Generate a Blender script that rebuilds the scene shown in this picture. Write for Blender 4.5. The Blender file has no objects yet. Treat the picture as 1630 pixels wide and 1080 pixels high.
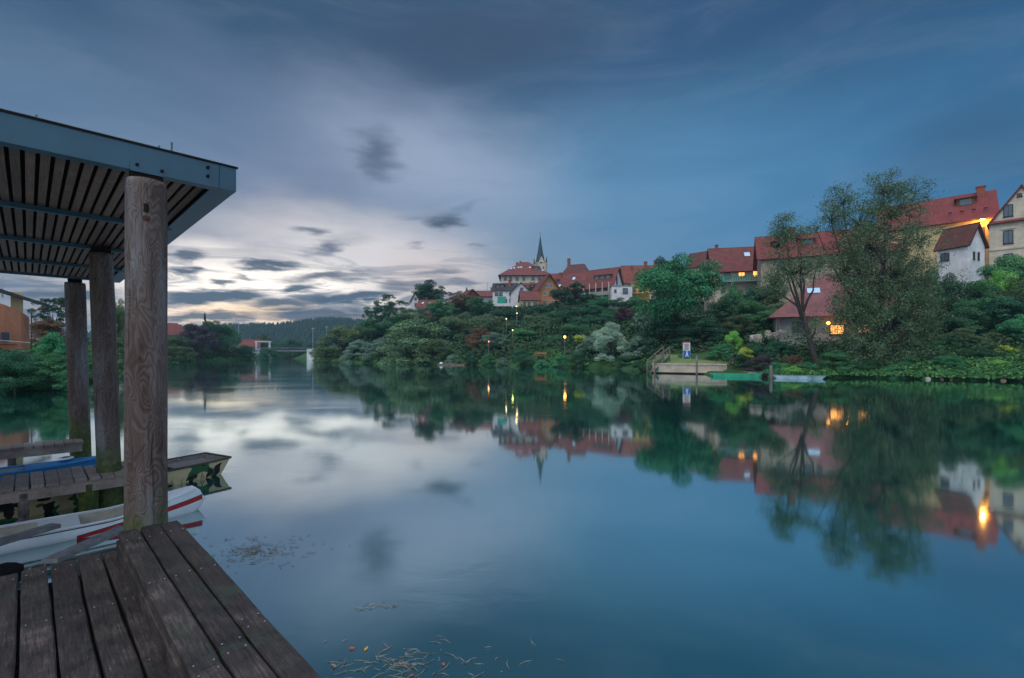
import bpy, math, random
import numpy as np
from mathutils import Vector, Matrix

R = math.radians
SC = bpy.context.scene
COL = SC.collection
H = 2.25                      # eye height above the water
HOR = 565.0; FPX = 770.0; CX = 815.0

# ------------------------------------------------------------------ camera
cam_d = bpy.data.cameras.new('camera'); cam = bpy.data.objects.new('camera', cam_d); COL.objects.link(cam)
cam.location = (0, 0, H); cam.rotation_euler = (R(90), 0, 0)
cam_d.sensor_width = 36; cam_d.lens = 36 * FPX / 1630.0
cam_d.shift_y = 25 / 1630.0
cam_d.clip_start = 0.05; cam_d.clip_end = 9000
SC.camera = cam
SC.view_settings.view_transform = 'Standard'; SC.view_settings.look = 'None'
SC.view_settings.gamma = 1; SC.view_settings.use_curve_mapping = False
SC.view_settings.exposure = 0.10

def lin(r, g=None, b=None):
    f = lambda c: (c / 255 / 12.92) if c / 255 <= 0.04045 else ((c / 255 + 0.055) / 1.055) ** 2.4
    return (f(r), f(g), f(b), 1)

# ------------------------------------------------------------------ node helper
class NT:
    def __init__(s, tree): s.t = tree
    def n(s, typ, **kw):
        nd = s.t.nodes.new(typ)
        for k, v in kw.items(): setattr(nd, k, v)
        return nd
    def put(s, sock, v):
        if v is None: return
        if isinstance(v, bpy.types.NodeSocket): s.t.links.new(v, sock)
        elif isinstance(v, (tuple, list)) and len(v) == 3 and sock.type == 'RGBA': sock.default_value = (*v, 1)
        else: sock.default_value = v
    def math(s, op, a, b=None, c=None, clamp=False):
        m = s.n('ShaderNodeMath', operation=op, use_clamp=clamp)
        s.put(m.inputs[0], a); s.put(m.inputs[1], b); s.put(m.inputs[2], c)
        return m.outputs[0]
    def vmath(s, op, a, b=None, scale=None):
        m = s.n('ShaderNodeVectorMath', operation=op)
        s.put(m.inputs[0], a); s.put(m.inputs[1], b)
        if scale is not None: s.put(m.inputs[3], scale)
        return m.outputs['Value'] if op in ('LENGTH', 'DOT_PRODUCT', 'DISTANCE') else m.outputs[0]
    def mix(s, f, a, b, mode='MIX'):
        m = s.n('ShaderNodeMix', data_type='RGBA', blend_type=mode)
        s.put(m.inputs[0], f); s.put(m.inputs[6], a); s.put(m.inputs[7], b)
        return m.outputs[2]
    def ramp(s, f, stops, interp='LINEAR'):
        r = s.n('ShaderNodeValToRGB'); r.color_ramp.interpolation = interp
        e = r.color_ramp.elements
        while len(e) < len(stops): e.new(0.5)
        for i, (p, c) in enumerate(stops):
            e[i].position = p
            e[i].color = (c, c, c, 1) if isinstance(c, (int, float)) else (c if len(c) == 4 else (*c, 1))
        s.put(r.inputs[0], f)
        return r.outputs[0]
    def noise(s, vec, scale, detail=4, rough=0.5, dist=0.0, out=0):
        m = s.n('ShaderNodeTexNoise')
        s.put(m.inputs['Vector'], vec); m.inputs['Scale'].default_value = scale
        m.inputs['Detail'].default_value = detail; m.inputs['Roughness'].default_value = rough
        m.inputs['Distortion'].default_value = dist
        return m.outputs[out]
    def maprange(s, v, a, b, c=0.0, d=1.0, typ='SMOOTHSTEP'):
        m = s.n('ShaderNodeMapRange', interpolation_type=typ)
        s.put(m.inputs[0], v); m.inputs[1].default_value = a; m.inputs[2].default_value = b
        m.inputs[3].default_value = c; m.inputs[4].default_value = d
        return m.outputs[0]
    def mapping(s, vec, loc=(0, 0, 0), rot=(0, 0, 0), scale=(1, 1, 1), typ='POINT'):
        m = s.n('ShaderNodeMapping', vector_type=typ)
        s.put(m.inputs[0], vec)
        m.inputs['Location'].default_value = loc; m.inputs['Rotation'].default_value = rot; m.inputs['Scale'].default_value = scale
        return m.outputs[0]

# ------------------------------------------------------------------ world: dusk sky with clouds
def azel(px, py):
    return (math.degrees(math.atan((px - CX) / FPX)), math.degrees(math.atan((HOR - py) / math.hypot(FPX, px - CX))))

SUN_AZ, SUN_EL = R(215), R(58)
def build_world():
    w = bpy.data.worlds.new('World'); SC.world = w; w.use_nodes = True
    t = w.node_tree; t.nodes.clear(); N = NT(t)
    g = N.n('ShaderNodeTexCoord').outputs['Generated']
    d = N.vmath('NORMALIZE', g)
    sep = N.n('ShaderNodeSeparateXYZ'); N.put(sep.inputs[0], d)
    x, y, z = sep.outputs
    az = N.math('MULTIPLY', N.math('ARCTAN2', x, y), 57.29578)
    el = N.math('MULTIPLY', N.math('ARCSINE', z), 57.29578)
    comb = N.n('ShaderNodeCombineXYZ'); N.put(comb.inputs[0], az); N.put(comb.inputs[1], el)
    P0 = comb.outputs[0]
    # flowing distortion of the cloud field, long exposure: stretched sideways
    n1 = N.noise(N.mapping(P0, scale=(0.09, 0.28, 1)), 1.0, 4, 0.55, out=1)
    off = N.vmath('MULTIPLY', N.vmath('SUBTRACT', n1, (0.5, 0.5, 0.5)), (7.0, 3.6, 0))
    n2 = N.noise(N.mapping(P0, scale=(0.22, 0.95, 1)), 1.0, 4, 0.6, out=1)
    off2 = N.vmath('MULTIPLY', N.vmath('SUBTRACT', n2, (0.5, 0.5, 0.5)), (5.0, 2.3, 0))
    PL = N.vmath('ADD', P0, off)
    P = N.vmath('ADD', N.vmath('ADD', P0, N.vmath('SCALE', off, scale=0.35)), off2)
    def blob(px, py, rx, ry, soft=0.35, rot=0, src=P):
        a, e = azel(px, py)
        k = 57.3 / FPX
        ca = math.cos(math.radians(a))
        v = N.mapping(src, loc=(a, e, 0), rot=(0, 0, R(rot)), scale=(rx * k * ca * ca, ry * k * ca, 1), typ='TEXTURE')
        return N.maprange(N.vmath('LENGTH', v), 1.0, soft, 0, 1)
    # broad colour of the sky
    azf = N.maprange(az, -60, 60, 0, 1, 'LINEAR')
    hi = N.ramp(azf, [(0, lin(44, 78, 110)), (0.4, lin(56, 82, 112)), (0.62, lin(50, 84, 120)), (1, lin(24, 68, 108))])
    mid = N.ramp(azf, [(0, lin(78, 112, 146)), (0.38, lin(116, 134, 160)), (0.55, lin(94, 136, 170)), (0.72, lin(66, 122, 163)), (1, lin(38, 92, 134))])
    low = N.ramp(azf, [(0, lin(120, 135, 155)), (0.4, lin(190, 182, 180)), (0.53, lin(120, 145, 168)), (0.75, lin(66, 121, 162)), (1, lin(46, 104, 147))])
    sepP = N.n('ShaderNodeSeparateXYZ'); N.put(sepP.inputs[0], PL)
    elp = sepP.outputs[1]
    c = N.mix(N.maprange(elp, 6, 18), low, mid)
    c = N.mix(N.maprange(elp, 17, 33), c, hi)
    # bright glow and pale veils
    def lay(c, m, col, amt): return N.mix(N.math('MULTIPLY', m, amt), c, col)
    c = lay(c, blob(690, 260, 340, 130, 0.0, -12, PL), lin(158, 172, 196), 0.7)
    c = lay(c, blob(455, 300, 210, 80, 0.0, 25, PL), lin(128, 140, 164), 0.5)
    c = lay(c, blob(380, 160, 300, 90, 0.0, -30, PL), lin(96, 116, 148), 0.6)
    c = lay(c, blob(800, 60, 330, 80, 0.0, 5, PL), lin(62, 78, 102), 0.6)
    c = lay(c, blob(1080, 290, 330, 170, 0.0, 0, PL), lin(84, 134, 174), 0.55)
    c = lay(c, blob(1560, 220, 260, 110, 0.0, 0, PL), lin(48, 82, 116), 0.5)
    c = lay(c, blob(420, 350, 190, 60, 0.0, 20, PL), lin(104, 112, 134), 0.45)
    c = lay(c, blob(560, 400, 330, 95, 0.1, -4, PL), (0.74, 0.70, 0.71, 1), 0.9)
    c = lay(c, blob(400, 455, 340, 78, 0.2, 0, PL), (1.32, 1.20, 1.08, 1), 1.0)
    c = lay(c, blob(700, 440, 130, 60, 0.1, 0, PL), lin(214, 198, 192), 0.7)
    c = lay(c, blob(430, 502, 290, 26, 0.1, 0, PL), (1.4, 1.02, 0.66, 1), 0.95)
    # thin streaks between
    st = N.noise(N.mapping(P0, scale=(0.085, 0.62, 1)), 1.0, 5, 0.62, 0.9)
    stm = N.math('MULTIPLY', N.maprange(st, 0.47, 0.60), N.maprange(el, 14, 6))
    c = N.mix(N.math('MULTIPLY', stm, N.maprange(az, 8, -6, 0.10, 0.8)), c, lin(96, 112, 134))
    wisp = N.noise(N.mapping(P0, scale=(0.05, 0.2, 1), rot=(0, 0, R(-18))), 1.0, 6, 0.6, 1.0)
    c = N.mix(N.math('MULTIPLY', N.maprange(wisp, 0.42, 0.78), 0.16), c, N.mix(0.5, c, lin(175, 185, 200)))
    c = N.mix(N.math('MULTIPLY', N.maprange(wisp, 0.5, 0.24), 0.20), c, N.mix(0.6, c, lin(62, 76, 100)))
    # dark clouds
    D1 = lin(82, 98, 120); D2 = lin(70, 88, 106); D3 = lin(64, 86, 108)
    for (px, py, rx, ry, so, ro, col, am) in [
        (598, 240, 50, 50, 0.0, 25, D1, 0.85), (612, 268, 44, 26, 0.0, 10, D1, 0.6),
        (706, 354, 52, 17, 0.2, -3, D2, 0.95), (650, 346, 40, 9, 0.0, 5, D1, 0.4), (738, 330, 46, 12, 0.0, 25, D1, 0.35),
        (497, 370, 34, 12, 0.1, 5, D1, 0.8), (522, 394, 46, 14, 0.1, 18, D1, 0.85), (560, 380, 70, 16, 0.0, 10, D1, 0.3),
        (430, 421, 80, 11, 0.3, 3, D2, 0.95), (520, 440, 105, 12, 0.2, 8, D2, 0.9), (625, 448, 80, 8, 0.1, -2, D2, 0.6),
        (290, 408, 45, 8, 0.3, 3, D2, 0.9), (295, 432, 42, 9, 0.3, 0, D2, 0.95), (362, 449, 34, 8, 0.3, -3, D2, 0.9), (400, 441, 28, 5, 0.1, -6, D2, 0.7),
        (340, 474, 150, 17, 0.4, 5, D2, 0.98), (450, 486, 85, 14, 0.3, 4, D2, 0.95), (480, 461, 32, 12, 0.3, 3, D3, 0.95),
        (560, 474, 110, 13, 0.35, 6, D3, 0.98), (640, 458, 50, 9, 0.2, -3, D2, 0.75), (700, 436, 60, 8, 0.0, 4, D1, 0.6),
        (740, 452, 40, 7, 0.0, 0, D1, 0.5), (765, 390, 22, 6, 0.0, 0, D1, 0.5), (660, 388, 22, 6, 0.0, 0, D1, 0.5),
        (500, 502, 110, 12, 0.4, 3, D3, 0.95), (330, 503, 130, 12, 0.3, 2, D3, 0.9), (640, 505, 150, 13, 0.3, 2, D3, 0.8),
        (110, 468, 150, 16, 0.3, 6, D2, 0.9), (60, 448, 90, 6, 0.1, 0, D2, 0.5), (560, 528, 400, 12, 0.3, 0, lin(86, 116, 140), 0.9)]:
        c = N.mix(N.math('MULTIPLY', blob(px, py, rx, ry, so, ro), am), c, col)
    # unseen sky behind the camera and overhead, brightened to light the scene
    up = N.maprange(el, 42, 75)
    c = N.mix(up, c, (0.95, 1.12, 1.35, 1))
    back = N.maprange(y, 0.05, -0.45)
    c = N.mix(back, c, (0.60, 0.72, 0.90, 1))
    c = N.mix(N.maprange(el, 0.5, -4), c, (0.03, 0.045, 0.05, 1))
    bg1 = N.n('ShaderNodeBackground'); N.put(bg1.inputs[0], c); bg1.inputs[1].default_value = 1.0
    sky = N.n('ShaderNodeTexSky', sky_type='NISHITA', sun_disc=False, sun_elevation=SUN_EL, sun_rotation=SUN_AZ, altitude=200)
    bg2 = N.n('ShaderNodeBackground'); N.put(bg2.inputs[0], sky.outputs[0]); bg2.inputs[1].default_value = 0.004
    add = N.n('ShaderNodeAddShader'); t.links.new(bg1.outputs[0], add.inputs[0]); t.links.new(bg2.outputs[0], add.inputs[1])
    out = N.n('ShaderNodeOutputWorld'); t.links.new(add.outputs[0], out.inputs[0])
    w.cycles.sampling_method = 'MANUAL'; w.cycles.sample_map_resolution = 1024
build_world()

sd = bpy.data.lights.new('sun', 'SUN'); sun = bpy.data.objects.new('sun', sd); COL.objects.link(sun)
sd.energy = 1.2; sd.angle = R(35); sd.color = (1.0, 0.93, 0.86)
_d = Vector((math.sin(SUN_AZ) * math.cos(SUN_EL), math.cos(SUN_AZ) * math.cos(SUN_EL), math.sin(SUN_EL)))
sun.rotation_euler = (-_d).to_track_quat('-Z', 'Y').to_euler()

# ------------------------------------------------------------------ helpers
rng = random.Random(7)
nrg = np.random.default_rng(11)
def at(px, D, z=0.0): return ((px - CX) / FPX * D, D, z)
def zof(py, D): return H - (py - HOR) / FPX * D

def tag(o, label=None, cat=None, group=None, kind=None):
    if label: o['label'] = label
    if cat: o['category'] = cat
    if group: o['group'] = group
    if kind: o['kind'] = kind
    return o
def thing(name, loc, rz, label, cat, group=None):
    o = bpy.data.objects.new(name, None); COL.objects.link(o)
    o.location = loc; o.rotation_euler = (0, 0, rz); o.empty_display_size = 0.2
    return tag(o, label, cat, group)

class MB:
    def __init__(s): s.v = []; s.f = []; s.m = []
    def add(s, vs, fs, mi=0):
        b = len(s.v); s.v += [tuple(p) for p in vs]
        s.f += [tuple(b + i for i in f) for f in fs]; s.m += [mi] * len(fs)
        return s
    def box(s, c, size, M=None, mi=0, bev=0.0):
        hx, hy, hz = size[0] / 2, size[1] / 2, size[2] / 2
        if bev <= 0:
            vs = [Vector((sx * hx, sy * hy, sz * hz)) for sz in (-1, 1) for sy in (-1, 1) for sx in (-1, 1)]
            fs = [(0, 2, 3, 1), (4, 5, 7, 6), (0, 1, 5, 4), (2, 6, 7, 3), (0, 4, 6, 2), (1, 3, 7, 5)]
        else:
            vs = []; fs = []
            rings = [(-hz, bev), (-hz + bev, 0), (hz - bev, 0), (hz, bev)]
            for z_, i_ in rings:
                ax, ay = hx - i_, hy - i_; k = bev * 0.6
                vs += [Vector(p) for p in ((-ax + k, -ay, z_), (ax - k, -ay, z_), (ax, -ay + k, z_), (ax, ay - k, z_), (ax - k, ay, z_), (-ax + k, ay, z_), (-ax, ay - k, z_), (-ax, -ay + k, z_))]
            for r_ in range(3):
                for i in range(8):
                    j = (i + 1) % 8
                    fs.append((r_ * 8 + i, r_ * 8 + j, r_ * 8 + 8 + j, r_ * 8 + 8 + i))
            fs.append(tuple(range(7, -1, -1))); fs.append(tuple(range(24, 32)))
        c = Vector(c)
        vs = [(M @ v if M else v) + c for v in vs]
        return s.add(vs, fs, mi)
    def bar(s, a, b, w, h=None, up=(0, 0, 1), mi=0, bev=0.0):
        a, b = Vector(a), Vector(b); h = h or w
        d = b - a; L = d.length; d.normalize()
        u = Vector(up); x = d.cross(u)
        if x.length < 1e-4: x = d.cross(Vector((1, 0, 0)))
        x.normalize(); u = x.cross(d)
        M = Matrix((x, d, u)).transposed()
        return s.box((a + b) / 2, (w, L, h), M, mi, bev)
    def tube(s, pts, rads, n=8, mi=0, cap=True):
        pts = [Vector(p) for p in pts]
        if isinstance(rads, (int, float)): rads = [rads] * len(pts)
        vs = []; prev = None
        for i, p in enumerate(pts):
            d = (pts[min(i + 1, len(pts) - 1)] - pts[max(i - 1, 0)]).normalized()
            if prev is None:
                x = d.cross(Vector((0.13, 0.97, 0.21))).normalized()
            else:
                x = (prev - d * prev.dot(d)).normalized()
            prev = x; y = d.cross(x)
            for k in range(n):
                a = 2 * math.pi * k / n
                vs.append(p + (x * math.cos(a) + y * math.sin(a)) * rads[i])
        fs = []
        for i in range(len(pts) - 1):
            for k in range(n):
                j = (k + 1) % n
                fs.append((i * n + k, i * n + j, i * n + n + j, i * n + n + k))
        if cap:
            fs.append(tuple(range(n - 1, -1, -1))); fs.append(tuple((len(pts) - 1) * n + k for k in range(n)))
        return s.add(vs, fs, mi)
    def prism(s, poly, z0, z1, mi=0):
        n = len(poly)
        vs = [(x, y, z0) for x, y in poly] + [(x, y, z1) for x, y in poly]
        fs = [tuple(range(n - 1, -1, -1)), tuple(range(n, 2 * n))]
        fs += [(i, (i + 1) % n, n + (i + 1) % n, n + i) for i in range(n)]
        return s.add(vs, fs, mi)
    def build(s, name, mats, parent=None, smooth=False):
        me = bpy.data.meshes.new(name); me.from_pydata(s.v, [], s.f); me.update()
        if not isinstance(mats, (list, tuple)): mats = [mats]
        for m in mats: me.materials.append(m)
        if len(mats) > 1: me.polygons.foreach_set('material_index', s.m)
        if smooth: me.polygons.foreach_set('use_smooth', [True] * len(me.polygons))
        o = bpy.data.objects.new(name, me); COL.objects.link(o)
        if parent: o.parent = parent
        return o

def np_mesh(name, verts, faces):
    me = bpy.data.meshes.new(name)
    verts = np.asarray(verts, dtype=np.float32); faces = np.asarray(faces, dtype=np.int32)
    me.vertices.add(len(verts)); me.vertices.foreach_set('co', verts.ravel())
    k = faces.shape[1]
    me.loops.add(faces.size); me.loops.foreach_set('vertex_index', faces.ravel())
    me.polygons.add(len(faces)); me.polygons.foreach_set('loop_start', np.arange(0, faces.size, k, dtype=np.int32))
    me.update(calc_edges=True); return me
def grid_mesh(name, P, mat, smooth=True):
    n, m, _ = P.shape
    idx = np.arange(n * m).reshape(n, m)
    f = np.stack([idx[:-1, :-1], idx[1:, :-1], idx[1:, 1:], idx[:-1, 1:]], -1).reshape(-1, 4)
    me = np_mesh(name, P.reshape(-1, 3), f); me.materials.append(mat)
    if smooth: me.polygons.foreach_set('use_smooth', np.ones(len(f), dtype=bool))
    o = bpy.data.objects.new(name, me); COL.objects.link(o); return o

# ------------------------------------------------------------------ materials
def new_mat(name):
    m = bpy.data.materials.new(name); m.use_nodes = True
    N = NT(m.node_tree); b = m.node_tree.nodes['Principled BSDF']
    b.inputs['Specular IOR Level'].default_value = 0.3
    return m, N, b
def mat(name, col, rough=0.8, var=0.25, scale=3.0, col2=None, metal=0.0, bump=0.0, detail=5, spec=0.3, obj=True):
    m, N, b = new_mat(name)
    tc = N.n('ShaderNodeTexCoord').outputs['Object']
    n = N.noise(tc, scale, detail, 0.6)
    c2 = col2 or tuple(c * (1 - var) * 0.8 for c in col)
    c1 = tuple(min(1, c * (1 + var)) for c in col)
    c = N.ramp(n, [(0.32, c2), (0.68, c1)])
    N.put(b.inputs['Base Color'], c); b.inputs['Roughness'].default_value = rough
    b.inputs['Metallic'].default_value = metal; b.inputs['Specular IOR Level'].default_value = spec
    if bump:
        bp = N.n('ShaderNodeBump'); bp.inputs['Strength'].default_value = bump; bp.inputs['Distance'].default_value = 0.02
        N.put(bp.inputs['Height'], N.noise(tc, scale * 6, 5, 0.6)); N.put(b.inputs['Normal'], bp.outputs[0])
    return m
def emit(name, col, s):
    m, N, b = new_mat(name); b.inputs['Base Color'].default_value = (0.1, 0.1, 0.1, 1)
    b.inputs['Emission Color'].default_value = (*col, 1); b.inputs['Emission Strength'].default_value = s
    return m
def leaf_mat(name, c1, c2, c3=None):
    m, N, b = new_mat(name)
    geo = N.n('ShaderNodeNewGeometry'); oi = N.n('ShaderNodeObjectInfo')
    isl = geo.outputs['Random Per Island']
    tc = N.n('ShaderNodeTexCoord').outputs['Object']
    sh = N.vmath('ADD', tc, N.vmath('SCALE', (7.0, 3.0, 5.0), scale=oi.outputs['Random']))
    n = N.noise(sh, 3.2, 3, 0.6)
    f = N.math('ADD', N.math('MULTIPLY', n, 0.75), N.math('MULTIPLY', isl, 0.42))
    c = N.ramp(f, [(0.35, c1), (0.62, c2), (0.9, c3 or tuple(min(1, q * 1.4) for q in c2))])
    v = N.maprange(oi.outputs['Random'], 0, 1, 0.82, 1.18, 'LINEAR')
    c = N.vmath('SCALE', c, scale=v)
    N.put(b.inputs['Base Color'], c); b.inputs['Roughness'].default_value = 0.7
    b.inputs['Specular IOR Level'].default_value = 0.2
    return m
LEAF = {
    'olive': leaf_mat('leaf_olive', (0.040, 0.090, 0.045), (0.095, 0.16, 0.07), (0.18, 0.23, 0.08)),
    'willow': leaf_mat('leaf_willow', (0.065, 0.14, 0.075), (0.14, 0.25, 0.12), (0.25, 0.35, 0.15)),
    'dark': leaf_mat('leaf_dark', (0.016, 0.061, 0.035), (0.039, 0.127, 0.064), (0.078, 0.203, 0.079)),
    'mid': leaf_mat('leaf_mid', (0.025, 0.101, 0.049), (0.062, 0.220, 0.089), (0.140, 0.304, 0.106)),
    'bright': leaf_mat('leaf_bright', (0.028, 0.144, 0.075), (0.056, 0.270, 0.124), (0.140, 0.439, 0.142)),
    'lime': leaf_mat('leaf_lime', (0.093, 0.287, 0.071), (0.202, 0.541, 0.106), (0.404, 0.710, 0.142)),
    'yellow': leaf_mat('leaf_yellow', (0.187, 0.304, 0.053), (0.466, 0.575, 0.089), (0.653, 0.710, 0.124)),
    'grey': leaf_mat('leaf_grey', (0.078, 0.152, 0.106), (0.171, 0.287, 0.213), (0.311, 0.456, 0.319)),
    'silver': leaf_mat('leaf_silver', (0.155, 0.270, 0.195), (0.373, 0.558, 0.408), (0.622, 0.811, 0.603)),
    'maroon': leaf_mat('leaf_maroon', (0.069, 0.034, 0.053), (0.155, 0.068, 0.098), (0.218, 0.118, 0.106)),
    'rust': leaf_mat('leaf_rust', (0.078, 0.060, 0.045), (0.202, 0.118, 0.071), (0.311, 0.203, 0.089)),
    'teal': leaf_mat('leaf_teal', (0.018, 0.075, 0.045), (0.036, 0.145, 0.075), (0.09, 0.24, 0.11)),
    'river': leaf_mat('leaf_river_willow', (0.040, 0.088, 0.046), (0.105, 0.18, 0.09), (0.24, 0.32, 0.17)),
    'plum': leaf_mat('leaf_plum', (0.033, 0.036, 0.046), (0.078, 0.065, 0.079), (0.108, 0.091, 0.082)),
    'plume': leaf_mat('leaf_plume', (0.389, 0.338, 0.284), (0.746, 0.659, 0.568), (0.933, 0.845, 0.745)),
}
M_bark = mat('bark', (0.055, 0.045, 0.038), 0.9, 0.4, 8, bump=0.5)
M_redroof = None
def roof_mat(name, c1, c2, rows=3.2):
    m, N, b = new_mat(name)
    tc = N.n('ShaderNodeTexCoord').outputs['Object']
    n = N.noise(tc, 0.8, 6, 0.65)
    c = N.ramp(n, [(0.3, c2), (0.7, c1)])
    sp = N.noise(tc, 9.0, 3, 0.7)
    c = N.mix(N.maprange(sp, 0.55, 0.75, 0, 0.5), c, tuple(q * 0.45 for q in c1))
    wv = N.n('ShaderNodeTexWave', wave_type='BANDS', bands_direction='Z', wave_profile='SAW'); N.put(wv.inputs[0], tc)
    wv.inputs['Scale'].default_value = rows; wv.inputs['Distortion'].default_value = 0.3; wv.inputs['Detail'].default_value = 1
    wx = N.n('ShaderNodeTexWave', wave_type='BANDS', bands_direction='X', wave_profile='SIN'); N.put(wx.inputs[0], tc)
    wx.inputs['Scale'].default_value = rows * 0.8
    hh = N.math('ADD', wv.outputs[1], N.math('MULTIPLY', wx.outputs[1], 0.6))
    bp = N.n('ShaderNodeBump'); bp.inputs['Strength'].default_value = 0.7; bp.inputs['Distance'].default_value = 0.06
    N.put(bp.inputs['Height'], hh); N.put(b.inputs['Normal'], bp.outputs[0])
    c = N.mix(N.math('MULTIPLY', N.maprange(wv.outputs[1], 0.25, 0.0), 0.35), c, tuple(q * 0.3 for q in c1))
    N.put(b.inputs['Base Color'], c); b.inputs['Roughness'].default_value = 0.75
    return m
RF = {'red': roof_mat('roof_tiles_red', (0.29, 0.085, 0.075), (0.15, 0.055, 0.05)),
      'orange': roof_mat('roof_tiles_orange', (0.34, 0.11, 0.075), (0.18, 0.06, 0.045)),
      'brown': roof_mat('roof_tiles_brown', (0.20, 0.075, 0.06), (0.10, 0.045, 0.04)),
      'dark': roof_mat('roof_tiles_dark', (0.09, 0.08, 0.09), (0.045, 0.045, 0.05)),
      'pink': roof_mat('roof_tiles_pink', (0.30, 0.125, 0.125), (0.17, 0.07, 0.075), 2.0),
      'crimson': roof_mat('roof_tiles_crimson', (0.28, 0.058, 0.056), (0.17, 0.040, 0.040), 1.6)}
def plaster(name, c): return mat(name, c, 0.9, 0.10, 0.7, tuple(q * 0.72 for q in c), bump=0.15, detail=8)
WL = {'white': plaster('plaster_white', (0.78, 0.78, 0.78)), 'cream': plaster('plaster_cream', (0.66, 0.58, 0.46)),
      'grey': plaster('plaster_grey', (0.34, 0.35, 0.36)), 'yellow': plaster('plaster_yellow', (0.66, 0.50, 0.14)),
      'pale_yellow': plaster('plaster_pale_yellow', (0.60, 0.48, 0.26)),
      'orange': plaster('plaster_orange', (0.56, 0.26, 0.11)), 'timber': mat('dark_timber', (0.16, 0.08, 0.045), 0.8, 0.3, 6),
      'salmon': plaster('plaster_salmon', (0.62, 0.25, 0.14)),
      'stone': mat('stone_wall', (0.42, 0.35, 0.27), 0.9, 0.35, 1.6, (0.16, 0.13, 0.10), bump=0.5, detail=10)}
M_glass, _N, _b = new_mat('dark_window_glass'); _b.inputs['Base Color'].default_value = (0.07, 0.10, 0.13, 1); _b.inputs['Roughness'].default_value = 0.12; _b.inputs['Specular IOR Level'].default_value = 0.9
M_frameW = mat('white_window_frame', (0.6, 0.6, 0.58), 0.6, 0.1)
M_frameD = mat('dark_window_frame', (0.07, 0.05, 0.04), 0.7, 0.2)
M_lit = emit('lit_window', (1.0, 0.36, 0.08), 2.4)
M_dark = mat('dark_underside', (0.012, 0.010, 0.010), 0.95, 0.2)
M_brick = mat('chimney_brick', (0.30, 0.10, 0.07), 0.9, 0.3, 12)
M_conc = mat('pale_concrete', (0.46, 0.38, 0.29), 0.9, 0.2, 0.8, (0.30, 0.25, 0.20), bump=0.2)
M_metal = mat('grey_metal', (0.25, 0.27, 0.28), 0.5, 0.15, 4, metal=0.5)
M_slate = mat('green_copper', (0.03, 0.075, 0.085), 0.6, 0.25, 1.5)
M_skylight, _N, _b = new_mat('skylight_glass'); _b.inputs['Base Color'].default_value = (0.45, 0.62, 0.72, 1); _b.inputs['Roughness'].default_value = 0.15; _b.inputs['Metallic'].default_value = 0.8

# ------------------------------------------------------------------ terrain
shoreR = [(260, -120), (120, -5), (75, 22), (54, 34), (42.6, 40.5), (34.6, 46.2), (29.3, 47), (26.6, 47.3), (22.7, 55), (17.6, 60.5), (16.6, 76),
          (5.4, 92), (-16.3, 109), (-34.9, 125), (-58.8, 146), (-70, 170), (-87, 216), (-120, 262), (-190, 330), (-330, 450)]
shoreL = [(-360, 430), (-215, 315), (-142, 252), (-113, 214), (-98, 182), (-99, 165), (-104, 148), (-72, 97), (-44, 53), (-35, 40),
          (-29.8, 31), (-32, 26), (-33, 16), (-24, 5), (-8, -3), (6, -9), (60, -60), (140, -160)]
RIV = np.array(shoreR + shoreL, dtype=float)
def river_sd(X, Y):
    x = X.ravel(); y = Y.ravel(); n = len(RIV)
    best = np.full(x.shape, 1e9); ins = np.zeros(x.shape, bool)
    for i in range(n):
        ax, ay = RIV[i]; bx, by = RIV[(i + 1) % n]
        dx, dy = bx - ax, by - ay
        t = np.clip(((x - ax) * dx + (y - ay) * dy) / (dx * dx + dy * dy), 0, 1)
        best = np.minimum(best, np.hypot(x - ax - t * dx, y - ay - t * dy))
        c = ((ay > y) != (by > y)) & (x < (bx - ax) * (y - ay) / (by - ay + 1e-12) + ax)
        ins ^= c
    return np.where(ins, -best, best).reshape(X.shape)
_cp = [(1630, 68, 14), (1630, 54, 2.6), (1560, 54, 2.6), (1700, 48, 2.6), (1450, 56, 2.6), (1900, 70, 15), (1500, 75, 13.5), (1500, 57, 3.0), (1400, 80, 14), (1400, 60, 3.0), (1300, 84, 14.5), (1300, 60, 2.6),
       (1180, 98, 15.5), (1180, 72, 6), (1060, 130, 19), (1060, 95, 9), (1000, 105, 8), (950, 155, 20), (950, 115, 7), (860, 165, 17), (860, 215, 32), (860, 130, 9),
       (700, 185, 22), (700, 150, 12), (600, 170, 12), (560, 200, 10), (505, 200, 6), (1100, 66, 2.3), (1180, 62, 2.3), (1250, 55, 1.6), (1060, 180, 22),
       (1400, 120, 17), (860, 300, 36), (700, 260, 26), (1700, 120, 17), (505, 260, 5), (560, 320, 8), (1200, 170, 19), (1500, 180, 17), (1600, 300, 14)]
CPS = np.array([(*at(p, D)[:2], z) for p, D, z in _cp] + [(-45, 30, 2.5), (-60, 60, 3), (-100, 100, 3), (-130, 160, 4), (-160, 250, 5), (-200, 100, 6), (-30, 0, 1.5), (0, -20, 1.5), (-70, 420, 6), (120, 30, 10)], dtype=float)
def ground(X, Y):
    X = np.atleast_1d(np.asarray(X, float)); Y = np.atleast_1d(np.asarray(Y, float))
    sd_ = river_sd(X, Y)
    num = np.zeros(X.shape); den = np.zeros(X.shape)
    for cx, cy, cz in CPS:
        w = 1.0 / ((X - cx) ** 2 + (Y - cy) ** 2 + 9) ** 1.6
        num += w * cz; den += w
    z = num / den
    far = np.clip((np.hypot(X, Y) - 400) / 500, 0, 1); z = z * (1 - far) + 3.0 * far
    z = np.minimum(z, 0.22 + np.where(X > 26, 0.24, 0.42) * np.maximum(sd_, 0))
    return np.where(sd_ < 0, np.maximum(-2.5, 0.15 + sd_ * 1.2), z)
def gz(x, y): return float(ground(x, y)[0])
M_ground, N_, b_ = new_mat('grassy_ground')
_tc = N_.n('ShaderNodeTexCoord').outputs['Object']
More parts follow.
